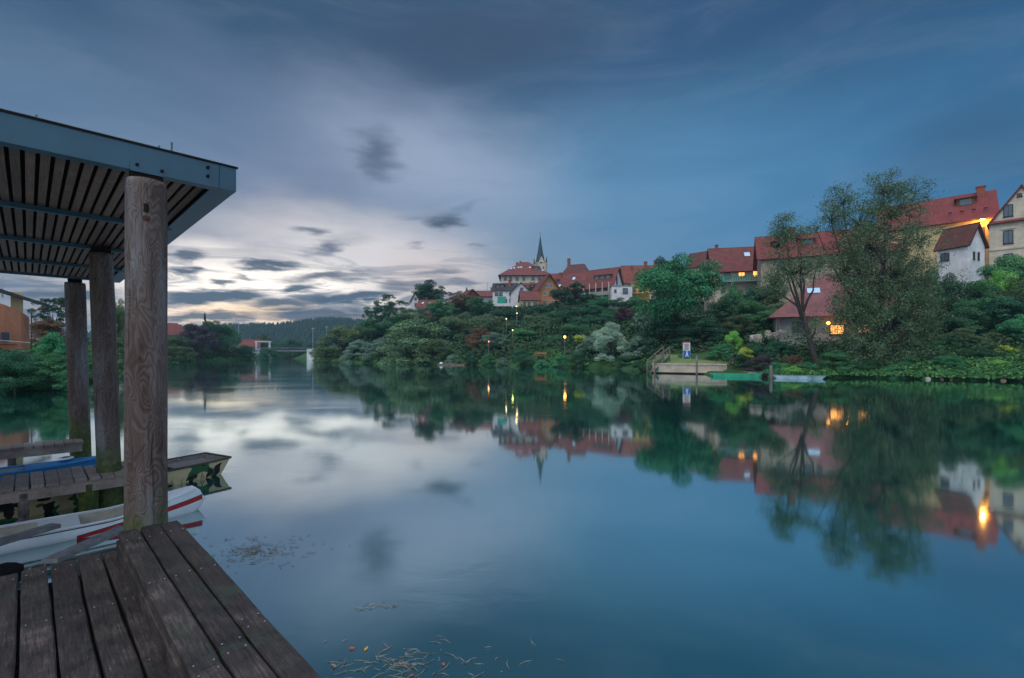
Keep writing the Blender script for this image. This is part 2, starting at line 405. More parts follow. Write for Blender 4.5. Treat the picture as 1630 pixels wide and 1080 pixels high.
_c = N_.ramp(N_.noise(_tc, 0.22, 8, 0.7), [(0.3, (0.02, 0.04, 0.015)), (0.5, (0.035, 0.085, 0.025)), (0.66, (0.06, 0.14, 0.035)), (0.8, (0.11, 0.08, 0.05))])
N_.put(b_.inputs['Base Color'], _c); b_.inputs['Roughness'].default_value = 0.95
def axis(lo, hi, step, far):
    a = list(np.arange(lo, hi + 0.01, step)); s = step
    while a[-1] < far: s *= 1.35; a.append(a[-1] + s)
    s = step
    while a[0] > -far: s *= 1.35; a.insert(0, a[0] - s)
    return np.array(a)
ax_ = axis(-175, 110, 1.9, 4200); ay_ = axis(-30, 300, 1.9, 4200)
GX, GY = np.meshgrid(ax_, ay_, indexing='ij'); GZ = ground(GX, GY)
GZ += (np.sin(GX * 0.9 + GY * 0.5) * 0.06 + np.sin(GX * 2.3 - GY * 1.7) * 0.05) * (river_sd(GX, GY) > 1)
tag(grid_mesh('ground', np.stack([GX, GY, GZ], -1), M_ground), kind='structure')

# water
M_water, N_, b_ = new_mat('river_water')
_t = M_water.node_tree; _out = _t.nodes['Material Output']; _t.nodes.remove(b_)
_tc = N_.n('ShaderNodeTexCoord').outputs['Object']
_gl = N_.n('ShaderNodeBsdfAnisotropic'); _gl.inputs['Color'].default_value = (0.84, 0.94, 0.96, 1); _gl.inputs['Roughness'].default_value = 0.07
_df = N_.n('ShaderNodeBsdfDiffuse'); _df.inputs['Color'].default_value = (0.0, 0.058, 0.055, 1)
_lw = N_.n('ShaderNodeLayerWeight'); _lw.inputs['Blend'].default_value = 0.5
_mx = N_.n('ShaderNodeMixShader')
_pat = N_.noise(N_.mapping(_tc, scale=(0.05, 0.11, 1)), 1.0, 5, 0.6, 1.5)
_rip = N_.noise(N_.mapping(_tc, scale=(1.3, 2.6, 1)), 1.0, 4, 0.6, 0.4)
_bp = N_.n('ShaderNodeBump'); _bp.inputs['Distance'].default_value = 0.03
N_.put(_bp.inputs['Strength'], N_.maprange(_pat, 0.50, 0.68, 0.015, 0.16)); N_.put(_bp.inputs['Height'], _rip)
N_.put(_gl.inputs['Normal'], _bp.outputs[0])
N_.put(_gl.inputs['Roughness'], N_.maprange(_pat, 0.5, 0.68, 0.05, 0.10))
N_.put(_mx.inputs[0], N_.maprange(_lw.outputs['Facing'], 0.3, 1.0, 0.32, 0.97, 'LINEAR'))
_t.links.new(_df.outputs[0], _mx.inputs[1]); _t.links.new(_gl.outputs[0], _mx.inputs[2]); _t.links.new(_mx.outputs[0], _out.inputs[0])
wq = MB(); wq.add([(-900, -400, 0), (900, -400, 0), (900, 900, 0), (-900, 900, 0)], [(0, 1, 2, 3)])
tag(wq.build('river_water', M_water), kind='structure')

# far wooded hill
M_hill = mat('hill_floor', (0.012, 0.035, 0.025), 1.0, 0.3, 0.02)
hx = np.linspace(-650, 420, 90); hy = np.linspace(470, 900, 40)
HX, HY = np.meshgrid(hx, hy, indexing='ij')
def hillz(X, Y):
    ridge = 37 * np.exp(-((X + 340) / 250.0) ** 4) + 10 * np.exp(-((X + 60) / 260.0) ** 2) + 3 * np.sin(X * 0.021) + 1.5 * np.sin(X * 0.05 + 1)
    prof = np.clip((Y - 480) / 170.0, 0, 1)
    return 1.5 + ridge * prof * prof * (3 - 2 * prof)
tag(grid_mesh('hills', np.stack([HX, HY, hillz(HX, HY)], -1), M_hill), kind='structure')
def far_forest():
    n = 9000
    x = nrg.uniform(-620, 300, n); y = 485 + 185 * nrg.random(n) ** 0.7; z = hillz(x, y)
    hgt = nrg.uniform(3.0, 7.0, n); r = hgt * nrg.uniform(0.25, 0.42, n)
    V = np.zeros((n, 7, 3)); ang = np.arange(6) * math.pi / 3
    for k in range(6):
        V[:, k, 0] = x + r * np.cos(ang[k]); V[:, k, 1] = y + r * np.sin(ang[k]); V[:, k, 2] = z - 0.5
    V[:, 6, 0] = x; V[:, 6, 1] = y; V[:, 6, 2] = z + hgt
    b = (np.arange(n) * 7)[:, None]
    F = np.concatenate([np.stack([b[:, 0] + k, b[:, 0] + (k + 1) % 6, b[:, 0] + 6], -1) for k in range(6)])
    me = np_mesh('distant_forest', V.reshape(-1, 3), F); me.materials.append(leaf_mat('far_conifers', (0.006, 0.022, 0.016), (0.012, 0.040, 0.026), (0.03, 0.06, 0.03)))
    o = bpy.data.objects.new('distant_forest', me); COL.objects.link(o)
    tag(o, 'dark conifer wood covering the low hill far behind the bridge', 'forest', kind='stuff')
far_forest()

# ------------------------------------------------------------------ trees
def leaf_quads(C, Nn, size, rs, asp=0.5, flat=0.3):
    n = len(C)
    d = rs.normal(size=(n, 3)); d /= np.linalg.norm(d, axis=1)[:, None]
    a = np.cross(d, Nn); a /= (np.linalg.norm(a, axis=1)[:, None] + 1e-6)
    bb = np.cross(Nn + flat * d, a); bb /= (np.linalg.norm(bb, axis=1)[:, None] + 1e-6)
    s = size * rs.uniform(0.6, 1.35, (n, 1))
    V = np.stack([C - a * s, C - bb * s * asp, C + a * s, C + bb * s * asp], 1)
    F = np.arange(n * 4).reshape(n, 4)
    return V.reshape(-1, 3), F
def crown(kind, seed, nleaf=5200, leaf=0.022):
    rs = np.random.default_rng(seed)
    cl = []          # clump centres, radius
    if kind == 'round':
        for i in range(46):
            v = rs.normal(size=3); v /= np.linalg.norm(v); rr = rs.random() ** 0.28
            lop = 1 + 0.16 * math.sin(3 * math.atan2(v[1], v[0]) + seed)
            cl.append((v[0] * rr * 0.40 * lop, v[1] * rr * 0.40 * lop, 0.60 + v[2] * rr * 0.33, rs.uniform(0.06, 0.15)))
    elif kind == 'mound':
        for i in range(56):
            a = rs.uniform(0, 6.28); q = rs.random() ** 0.55
            e = rs.uniform(0, 1.57); k = rs.uniform(0.8, 1.05)
            cl.append((math.cos(a) * math.cos(e) * 0.42 * k, math.sin(a) * math.cos(e) * 0.42 * k, 0.04 + math.sin(e) * 0.82 * k, rs.uniform(0.06, 0.15)))
    elif kind == 'airy':
        for i in range(70):
            v = rs.normal(size=3); v /= np.linalg.norm(v); rr = rs.random() ** 0.35
            cl.append((v[0] * rr * 0.46, v[1] * rr * 0.46, 0.60 + v[2] * rr * 0.38, rs.uniform(0.03, 0.085)))
    elif kind == 'column':
        for i in range(40):
            a = rs.uniform(0, 6.28); zz = rs.uniform(0.08, 0.95); w = 0.42 * math.sin(min(1, (1.02 - zz) * 1.6) * 1.57) * rs.uniform(0.5, 1)
            cl.append((math.cos(a) * w, math.sin(a) * w, zz, rs.uniform(0.06, 0.12)))
    elif kind == 'conifer':
        for i in range(90):
            zz = rs.random() ** 1.3; a = rs.uniform(0, 6.28); w = 0.46 * (1 - zz) * rs.uniform(0.6, 1.05)
            cl.append((math.cos(a) * w, math.sin(a) * w, 0.06 + zz * 0.92, 0.035 + 0.05 * (1 - zz)))
    cl = np.array(cl)
    wgt = cl[:, 3] ** 2; pick = rs.choice(len(cl), nleaf, p=wgt / wgt.sum())
    d = rs.normal(size=(nleaf, 3)); d /= np.linalg.norm(d, axis=1)[:, None]
    d[:, 2] = np.where(rs.random(nleaf) < 0.6, np.abs(d[:, 2]), d[:, 2])
    rad = cl[pick, 3] * (0.55 + 0.6 * rs.random(nleaf) ** 0.6)
    C = cl[pick, :3] + d * rad[:, None] * np.array([1, 1, 0.72])
    C[:, 2] = np.clip(C[:, 2], 0.005, 1.02)
    nn = d + 0.6 * rs.normal(size=d.shape) + np.array([0, 0, 0.5]); nn /= np.linalg.norm(nn, axis=1)[:, None]
    V, F = leaf_quads(C, nn, leaf, rs, 0.55)
    return np_mesh('crown_' + kind, V, F)
def trunk_mesh(seed, lean=0.0):
    rs = random.Random(seed); mb = MB()
    mb.tube([(0, 0, -0.06), (0.01, 0, 0.15), (0.0 + lean, 0.01, 0.4), (lean, 0, 0.72)], [0.04, 0.03, 0.022, 0.008], 7)
    for k in range(7):
        a = rs.uniform(0, 6.28); z0 = rs.uniform(0.2, 0.5); l = rs.uniform(0.2, 0.36)
        mb.tube([(0, 0, z0), (math.cos(a) * l * 0.5, math.sin(a) * l * 0.5, z0 + 0.13), (math.cos(a) * l, math.sin(a) * l, z0 + 0.32)], [0.014, 0.009, 0.003], 5)
    me = bpy.data.meshes.new('trunk'); me.from_pydata(mb.v, [], mb.f); me.materials.append(M_bark); me.update(); return me
TR = [trunk_mesh(i) for i in range(4)]
_crown_cache = {}
def crown_for(kind, var, col, fine=False):
    key = (kind, var, col, fine)
    if key not in _crown_cache:
        base = (kind, var, fine)
        if base not in _crown_cache:
            nl, lf = {'round': (17000, 0.0135), 'mound': (21000, 0.0128), 'airy': (9000, 0.0145), 'column': (4200, 0.032), 'conifer': (4200, 0.030)}[kind]
            if fine: nl, lf = int(nl * 1.9), lf * 0.75
            _crown_cache[base] = crown(kind, 100 + var * 17 + len(kind), nl, lf)
        me = _crown_cache[base].copy(); me.materials.append(LEAF[col]); _crown_cache[key] = me
    return _crown_cache[key]
def tree(name, kind, col, px, top, wpx, D, label, cat='tree', group=None, fine=False, var=None, z0=None):
    x, y, _ = at(px, D); g = gz(x, y) if z0 is None else z0
    g = max(g, -0.05)
    w = wpx / FPX * D; zt_ = zof(top, D); h = max(0.4, zt_ - g)
    if h < 0.8 * w: h = 0.8 * w; g = zt_ - h + 0.05
    o = thing(name, (x, y, g - 0.05), rng.uniform(0, 6.28), label, cat, group)
    var = rng.randrange(3) if var is None else var
    c = bpy.data.objects.new('crown' if cat == 'tree' else 'foliage', crown_for(kind, var, col, fine)); COL.objects.link(c); c.parent = o
    c.scale = (w * 1.2, w * 1.2, h)
    t = bpy.data.objects.new('trunk' if cat == 'tree' else 'stem', TR[rng.randrange(4)]); COL.objects.link(t); t.parent = o
    tw = min(w, h * 0.9) * (1.0 if cat == 'tree' else 0.6); t.scale = (tw, tw, h * (0.9 if cat == 'tree' else 0.6))
    return o
G1 = 'trees and willows along the far bank'; G2 = 'trees on the hillside below the old town'; G3 = 'bushes along the far waterline'
TREES = [
 # name, kind, colour, px, top, width, D, label
 ('willow_tree', 'mound', 'olive', 545, 517, 78, 146, 'olive brown rounded willow nearest the bridge on the far bank', G1),
 ('willow_tree', 'mound', 'olive', 517, 544, 34, 149, 'lowest small willow at the tip of the bank beside the white bridge pier', G1),
 ('willow_tree', 'mound', 'grey', 572, 540, 50, 137, 'low grey green willow leaning over the water below the olive willow', G1),
 ('willow_tree', 'mound', 'grey', 608, 536, 50, 129, 'grey green willow mound left of the large pale willow', G1),
 ('willow_tree', 'mound', 'willow', 664, 504, 104, 119, 'large pale olive willow dome with yellow patches at the water', G1),
 ('willow_tree', 'mound', 'olive', 690, 536, 56, 113, 'small olive willow at the right foot of the large pale willow', G1),
 ('oak_tree', 'round', 'olive', 575, 512, 50, 162, 'brownish green tree between the olive willow and the airy oak', G2),
 ('oak_tree', 'airy', 'dark', 618, 470, 62, 168, 'dark airy oak against the bright sky left of the white gable', G2),
 ('oak_tree', 'airy', 'dark', 592, 492, 40, 172, 'thin dark tree at the left end of the ridge against the sunset', G2),
 ('broadleaf_tree', 'round', 'mid', 632, 500, 62, 148, 'green tree on the slope under the dark airy oak', G2),
 ('oak_tree', 'round', 'dark', 688, 445, 54, 186, 'dark round oak rising above the wooden houses on the ridge', G2),
 ('broadleaf_tree', 'round', 'rust', 728, 462, 46, 168, 'rusty autumn tree right of the dark round oak', G2),
 ('spruce_tree', 'conifer', 'dark', 743, 458, 18, 178, 'small dark spruce top behind the rusty tree', G2),
 ('broadleaf_tree', 'round', 'mid', 705, 476, 52, 152, 'green tree in front of the rusty autumn tree', G2),
 ('broadleaf_tree', 'round', 'mid', 767, 472, 44, 162, 'green rounded tree just left of the white house with green awning', G2),
 ('broadleaf_tree', 'round', 'olive', 737, 496, 70, 132, 'grey olive tree on the slope right of the large pale willow', G2),
 ('broadleaf_tree', 'round', 'dark', 706, 512, 50, 128, 'dark tree directly behind the large pale willow', G2),
 ('broadleaf_tree', 'round', 'olive', 787, 500, 66, 122, 'olive tree above the orange waterside lamp', G2),
 ('broadleaf_tree', 'mound', 'rust', 768, 520, 50, 114, 'brownish bushy tree low on the slope behind the orange lamp', G2),
 ('broadleaf_tree', 'round', 'dark', 803, 488, 42, 145, 'dark tree below the balcony of the white house with green awning', G2),
 ('broadleaf_tree', 'round', 'olive', 849, 514, 62, 116, 'olive green tree right of the yellow green lamp', G2),
 ('broadleaf_tree', 'round', 'dark', 822, 508, 44, 124, 'dark tree between the two stair lamps', G2),
 ('broadleaf_tree', 'round', 'dark', 858, 486, 38, 148, 'dark tree beside the small yellow house', G2),
 ('broadleaf_tree', 'mound', 'mid', 878, 530, 60, 104, 'green bushy tree left of the orange street lamp', G2),
 ('broadleaf_tree', 'round', 'dark', 893, 455, 32, 150, 'dark green tree against the front of the orange timbered house', G2),
 ('cypress_tree', 'column', 'dark', 920, 447, 36, 146, 'tallest dark column shaped tree between the orange and the balcony house', G2),
 ('broadleaf_tree', 'round', 'dark', 903, 486, 56, 132, 'dark tree on the slope under the orange timbered house', G2),
 ('broadleaf_tree', 'round', 'dark', 930, 500, 50, 118, 'dark tree on the slope under the column shaped tree', G2),
 ('broadleaf_tree', 'round', 'bright', 957, 470, 38, 139, 'fresh green tree below the balcony house', G2),
 ('broadleaf_tree', 'round', 'dark', 985, 473, 44, 136, 'dark hedge like tree below the flat white annex', G2),
 ('broadleaf_tree', 'round', 'dark', 962, 498, 52, 112, 'dark tree behind the silver willow', G2),
 ('broadleaf_tree', 'round', 'mid', 1012, 470, 30, 134, 'green tree below the yellow terrace house', G2),
 ('copper_beech', 'round', 'maroon', 994, 488, 34, 100, 'maroon leaved tree right above the silver willow', G2),
 ('ash_tree', 'column', 'grey', 1018, 492, 22, 92, 'thin grey tree between the maroon tree and the great green maple', G2),
 ('silver_willow', 'mound', 'silver', 972, 509, 56, 80, 'pale silver willow at the water left of the wooden steps', G1),
 ('silver_willow', 'mound', 'grey', 945, 530, 50, 86, 'grey green willow bush left of the silver willow', G1),
 ('broadleaf_tree', 'mound', 'grey', 1016, 532, 46, 76, 'dark grey green bush tree between silver willow and wooden steps', G1),
 ('broadleaf_tree', 'round', 'yellow', 925, 532, 22, 96, 'small yellow green tree right of the orange street lamp', G1),
 ('maple_tree', 'round', 'bright', 1077, 402, 122, 74, 'great bright green maple above the blue sign', G2),
 ('linden_tree', 'round', 'dark', 1068, 401, 50, 100, 'dark domed treetop behind the great green maple', G2),
 ('broadleaf_tree', 'mound', 'dark', 1062, 498, 92, 76, 'dark undergrowth tree beneath the great green maple left side', G2),
 ('broadleaf_tree', 'mound', 'dark', 1112, 500, 80, 72, 'dark undergrowth tree beneath the great green maple right side', G2),
 ('yew_tree', 'conifer', 'dark', 1147, 403, 11, 138, 'left one of two slim dark yews behind the glazed veranda', G2),
 ('yew_tree', 'conifer', 'dark', 1161, 402, 12, 138, 'right one of two slim dark yews behind the glazed veranda', G2),
 ('ivy_tree', 'round', 'mid', 1163, 448, 36, 92, 'green ivy covered tree under the lit glazed veranda', G2),
 ('broadleaf_tree', 'round', 'dark', 1160, 470, 60, 84, 'dark tree right of the great green maple', G2),
 ('broadleaf_tree', 'round', 'dark', 1205, 452, 62, 88, 'dark tree below the green balcony railing', G2),
 ('broadleaf_tree', 'round', 'olive', 1232, 440, 40, 84, 'olive tree at the right end of the green balcony', G2),
 ('broadleaf_tree', 'round', 'olive', 1175, 500, 62, 72, 'olive tree above the lime coloured bush', G2),
 ('broadleaf_tree', 'round', 'mid', 1216, 494, 54, 71, 'green tree left of the pink tiled boathouse roof', G2),
 ('broadleaf_tree', 'mound', 'mid', 1604, 398, 90, 62, 'yellowish green tree below the cream house at the right edge', G2),
 ('broadleaf_tree', 'round', 'lime', 1588, 424, 48, 60, 'lime tinted tree top below the lamp lit yellow wall', G2),
 ('broadleaf_tree', 'round', 'mid', 1568, 440, 70, 59, 'green tree right of the small white house', G2),
 ('broadleaf_tree', 'round', 'dark', 1520, 442, 60, 61, 'dark tree under the small white house', G2),
 ('broadleaf_tree', 'round', 'dark', 1480, 424, 60, 62, 'dark tree right behind the tall riverside willow', G2),
 ('broadleaf_tree', 'mound', 'teal', 1598, 466, 110, 54, 'blue green bushy tree on the lower slope at the right edge', G2),
 ('broadleaf_tree', 'mound', 'dark', 1537, 484, 90, 54, 'dark bushy tree on the lower slope under the small white house', G2),
 ('broadleaf_tree', 'mound', 'dark', 1640, 520, 80, 50, 'dark bush tree low at the right edge above the bank', G2),
 ('broadleaf_tree', 'mound', 'olive', 1580, 526, 70, 50, 'olive bush tree low above the grassy bank near the right edge', G2),
 ('broadleaf_tree', 'mound', 'dark', 1505, 530, 70, 51, 'dark bush tree above the waterside stones', G2),
 ('broadleaf_tree', 'round', 'mid', 1690, 430, 110, 60, 'green tree just cut by the right edge of the view', G2),

 ('broadleaf_tree', 'round', 'grey', 772, 500, 40, 134, 'grey green tree between the rusty tree slope and the left stair lamp', G2),
 ('broadleaf_tree', 'round', 'willow', 852, 497, 34, 130, 'yellowish green tree directly under the pale yellow house', G2),
 ('broadleaf_tree', 'round', 'mid', 836, 520, 40, 110, 'green tree right beside the yellow green lamp', G2),
 ('broadleaf_tree', 'round', 'grey', 790, 528, 44, 108, 'grey tree between the orange lamp and the yellow green lamp', G2),
 ('broadleaf_tree', 'round', 'olive', 872, 505, 46, 122, 'olive tree above the orange street lamp to its left', G2),
 ('broadleaf_tree', 'round', 'mid', 915, 512, 40, 104, 'green tree just above and right of the orange street lamp', G2),
 ('broadleaf_tree', 'round', 'teal', 944, 484, 40, 128, 'blue green tree under the left end of the balcony house', G2),
 ('broadleaf_tree', 'round', 'mid', 975, 486, 34, 124, 'green tree above the crown of the silver willow', G2),
 ('broadleaf_tree', 'round', 'willow', 656, 488, 44, 150, 'pale green tree below the wooden house with the red roof', G2),
 ('broadleaf_tree', 'round', 'mid', 600, 505, 46, 150, 'green tree between grey green willow and the airy oak', G2),
 ('broadleaf_tree', 'round', 'mid', 1190, 470, 44, 80, 'green tree under the middle of the green balcony', G2),
 ('broadleaf_tree', 'round', 'willow', 1240, 478, 40, 72, 'pale green tree touching the left eave of the boathouse', G2),
 ('broadleaf_tree', 'round', 'mid', 1550, 470, 60, 56, 'green tree between the dark bushy tree and the blue green one', G2),
 ('broadleaf_tree', 'round', 'olive', 1610, 440, 70, 58, 'olive tree in front of the lime tinted tree top', G2),
 ('broadleaf_tree', 'round', 'bright', 1630, 498, 60, 49, 'bright green tree low at the right edge of the view', G2),
]
for r_ in TREES:
    tree(*r_[:8], group=r_[8], fine=(r_[6] < 82))
BUSH = [
 ('bush', 'mound', 'grey', 722, 564, 26, 106, 'grey green bush at the waterline right of the white boat'),
 ('bush', 'mound', 'dark', 748, 559, 22, 103, 'round dark bush at the waterline below the orange lamp'),
 ('bush', 'mound', 'mid', 776, 563, 24, 100, 'green bush at the waterline left of the tall bush pair'),
 ('bush', 'mound', 'grey', 800, 568, 22, 97, 'low grey bush in front of the path along the water'),
 ('bush', 'mound', 'teal', 832, 555, 38, 93.5, 'large blue green bush at the waterline below the stair lamps'),
 ('bush', 'mound', 'bright', 864, 572, 34, 91, 'low bright green bush in front of the wooden bench'),
 ('bush', 'mound', 'bright', 893, 564, 30, 88, 'bright green bush right of the wooden bench'),
 ('bush', 'mound', 'dark', 917, 558, 40, 84, 'dark green bush left of the silver willow foot'),
 ('bush', 'mound', 'dark', 1000, 562, 40, 75.5, 'dark bush at the foot of the silver willow'),
 ('bush', 'mound', 'dark', 1019, 572, 26, 64, 'dark bush left of the wooden river steps'),
 ('bush', 'mound', 'bright', 1146, 547, 36, 58.5, 'round bright green bush behind the green punt'),
 ('bush', 'mound', 'lime', 1166, 524, 26, 63, 'lime coloured upright bush above the garden steps'),
 ('bush', 'mound', 'mid', 1158, 545, 26, 60, 'green bush right behind the round bright green bush'),
 ('bush', 'mound', 'yellow', 1186, 551, 24, 55, 'yellow bush right of the garden steps'),
 ('bush', 'mound', 'teal', 1208, 548, 28, 55, 'blue green grass clump under the left pink plumes'),
 ('bush', 'mound', 'teal', 1243, 542, 46, 54, 'large blue green grass clump under the wide pink plumes'),
 ('bush', 'mound', 'dark', 1180, 562, 26, 53.5, 'dark bush below the yellow bush'),
 ('bush', 'mound', 'mid', 1212, 524, 34, 62, 'green bush between lime bush and pink plumes'),
 ('hedge', 'mound', 'plum', 1214, 562, 50, 51.5, 'reddish hedge behind the gap between the two moored boats'),
 ('hedge', 'mound', 'rust', 1262, 563, 54, 50.5, 'reddish hedge above the pale blue boat'),
 ('bush', 'mound', 'bright', 1244, 574, 60, 49.3, 'bright green bank plants above the pale blue boat left end'),
 ('bush', 'mound', 'bright', 1285, 576, 40, 48.6, 'bright green bank plants at the foot of the leaning willow'),
 ('bush', 'mound', 'mid', 1332, 556, 54, 48.5, 'green bush right of the leaning willow trunk'),
 ('bush', 'mound', 'dark', 1372, 566, 56, 48, 'dark bush under the tall riverside willow left side'),
 ('bush', 'mound', 'mid', 1440, 562, 60, 48, 'green bush under the tall riverside willow right side'),
 ('bush', 'mound', 'bright', 1520, 564, 24, 44.5, 'small bright bush on the grassy bank above the stones'),
 ('bush', 'mound', 'teal', 1490, 582, 40, 46.2, 'blue green bank bush left of the waterside stones'),
 ('bush', 'mound', 'bright', 1555, 584, 40, 43.6, 'bright green bank plants right of the waterside stones'),
 ('bush', 'mound', 'mid', 1615, 586, 46, 42, 'green bank plants at the right edge waterline'),
 ('bush', 'mound', 'yellow', 1600, 548, 34, 47, 'yellow tinged bush low at the right edge below the bright green tree'),
 ('bush', 'mound', 'olive', 1530, 520, 60, 51, 'olive bush halfway up the bank under the small white house'),
 ('bush', 'mound', 'mid', 1480, 540, 50, 49, 'green bush on the bank right beside the tall riverside willow'),
 ('bush', 'mound', 'dark', 1560, 552, 60, 47, 'dark bush in the middle of the bank at the right'),
 ('bush', 'mound', 'bright', 1500, 566, 34, 46, 'bright green bush just above the pale round stone'),
 ('bush', 'mound', 'lime', 1588, 572, 40, 44, 'lime green low bush near the right edge stone'),
 ('bush', 'mound', 'bright', 1420, 580, 50, 46.6, 'bright green herbs at the foot of the tallest willow'),
 ('bush', 'mound', 'lime', 1262, 582, 40, 48, 'lime green herbs directly behind the pale blue punt'),
]
for r_ in BUSH: tree(*r_, cat='bush', group=G3, fine=(r_[6] < 66))
# pink pampas plumes
def plumes(px, top, w, D, label):
    x, y, _ = at(px, D); g = gz(x, y); hh = zof(top, D) - g; ww = w / FPX * D
    o = thing('pampas_grass', (x, y, g), 0, label, 'ornamental grass', 'pink plumed grasses in the riverside garden')
    rs = np.random.default_rng(int(px)); st = MB(); C = []
    for k in range(16):
        a = rs.uniform(-ww / 2, ww / 2); b2 = rs.uniform(-0.5, 0.5); tp = hh * rs.uniform(0.85, 1.0)
        st.tube([(a * 0.4, b2, 0), (a * 0.8, b2, tp * 0.6), (a, b2, tp)], [0.02, 0.015, 0.01], 4)
        for q in range(60): C.append((a + rs.normal() * 0.10, b2 + rs.normal() * 0.1, tp - 0.35 + rs.random() * 0.6))
    st.build('stem', LEAF['teal'], o)
    C = np.array(C); nn = rs.normal(size=C.shape); nn /= np.linalg.norm(nn, axis=1)[:, None]
    V, F = leaf_quads(C, nn, 0.13, rs, 0.3); me = np_mesh('plume', V, F); me.materials.append(LEAF['plume'])
    p = bpy.data.objects.new('plume', me); COL.objects.link(p); p.parent = o
plumes(1240, 529, 36, 55.5, 'wide clump of pink beige plumes left of the boathouse')
plumes(1204, 535, 14, 56, 'small clump of pink beige plumes above the blue green grass')

# branching trees
def branching(name, base, lab, col, seed, first, spec, group, leafn=26, leafs=0.13, spread=0.42, fill=None, fork=None):
    rs = np.random.default_rng(seed)
    o = thing(name, base, 0, lab, 'tree', group)
    tr = MB(); tips = []
    def grow(p, d, L, r, lev, maxl):
        pts = [p]; rr = [r]; n = 4; q = p.copy(); dd = d.copy()
        for i in range(n):
            dd = (dd + Vector(rs.normal(size=3) * 0.13) + Vector((0, 0, 0.05 if lev > 0 else 0))).normalized()
            q = q + dd * (L / n); pts.append(q.copy()); rr.append(r * (1 - 0.45 * (i + 1) / n))
            if lev >= maxl - 2: tips.append((q.copy(), lev))
        tr.tube(pts, rr, 7 if lev < 2 else 4)
        if lev >= maxl: tips.append((q, lev)); return
        k = spec[min(lev, len(spec) - 1)]
        for j in range(k):
            i0 = rs.integers(1, len(pts)) if j else len(pts) - 1
            ang = rs.uniform(0, 6.28)
            side = Vector((math.cos(ang), math.sin(ang), rs.uniform(-0.25, 0.55)))
            nd = (dd * (1 - spread) + side * spread * (1.5 if j else 0.6)).normalized()
            grow(pts[i0], nd, L * rs.uniform(0.58, 0.80), rr[i0] * rs.uniform(0.5, 0.72), lev + 1, maxl)
    for (p0, d0, L0, r0, ml) in first: grow(Vector(p0), Vector(d0).normalized(), L0, r0, 0 if ml > 0 else 1, abs(ml))
    CB = []
    if fork:
        fv = Vector(fork); tr.tube([(0.1, 0, -0.8), (-0.05, 0, 0.4), fv * 0.35 + Vector((-0.15, 0, 0)), fv * 0.7 + Vector((-0.1, 0, 0)), fv], [0.36, 0.29, 0.25, 0.23, 0.16], 9)
        tr.tube([fv * 0.55, fv * 0.62 + Vector((0.55, 0, 0.3)), fv * 0.75 + Vector((1.1, 0.2, 0.9))], [0.13, 0.09, 0.05], 6)
    for (cx, cy, cz, rx, ry, rz_, n) in (fill or []):
        nb = max(7, n // (60 if cz > 8 else 150)); cb = rs.normal(size=(nb, 3)); cb /= np.linalg.norm(cb, axis=1)[:, None]
        cb *= (rs.random((nb, 1)) ** 0.4) * np.array([rx, ry, rz_]) * 1.1; cb += np.array([cx, cy, cz]); CB.append(cb)
        root = Vector((cx * 0.12 - (0.3 if cx < 0 else -0.3), 0, min(cz * 0.45, 5.0))); ctr = Vector((cx, cy, cz - rz_ * 0.3))
        if fork and cz > fork[2]: root = Vector(fork) + Vector((rs.normal() * 0.05, 0, rs.uniform(-0.8, 0.1)))
        md = root.lerp(ctr, 0.5) + Vector((0, 0, -0.25 * abs(cx) * 0.3))
        md = md + Vector((rs.normal() * 0.25, rs.normal() * 0.2, rs.uniform(-0.2, 0.5)))
        md2 = md.lerp(ctr, 0.5) + Vector((rs.normal() * 0.22, 0, rs.normal() * 0.2))
        tr.tube([root, root.lerp(md, 0.5) + Vector((0, 0, 0.25)), md, md2, ctr], [0.15, 0.12, 0.09, 0.06, 0.035], 6)
        for q in cb[::2]: tr.tube([ctr, ctr.lerp(Vector(q), 0.5) + Vector((0, 0, 0.15)), Vector(q)], [0.04, 0.022, 0.008], 4)
    tr.build('trunk', M_bark, o, True)
    C = []
    if not tips: tips = [(Vector(fork), 0)]
    for p, lev in tips:
        m = leafn
        c0 = np.array(p) + rs.normal(size=(m, 3)) * np.array([0.42, 0.42, 0.34])
        C.append(c0)
    if fill:
        for (cx, cy, cz, rx, ry, rz_, n), cb in zip(fill, CB):
            pk = rs.integers(0, len(cb), n); sp = 0.30 if cz > 8 else 0.38
            C.append(cb[pk] + rs.normal(size=(n, 3)) * np.array([sp, sp, sp * 0.8]))
    C = np.concatenate(C); C[:, 2] = np.maximum(C[:, 2], 0.25)
    nn = rs.normal(size=C.shape) + np.array([0, 0, 0.4]); nn /= np.linalg.norm(nn, axis=1)[:, None]
    V, F = leaf_quads(C, nn, leafs, rs, 0.4); me = np_mesh('crown', V, F); me.materials.append(LEAF[col])
    c = bpy.data.objects.new('crown', me); COL.objects.link(c); c.parent = o
    return o
def px_fill(rows, px0, D, z0):
    k = D / FPX
    return [((p - px0) * k, dy, zof(py, D) - z0, rx * k, max(1.2, rx * k * 0.8), ry * k, n) for p, py, rx, ry, n, dy in rows]
bx, by, _ = at(1395, 49.5)
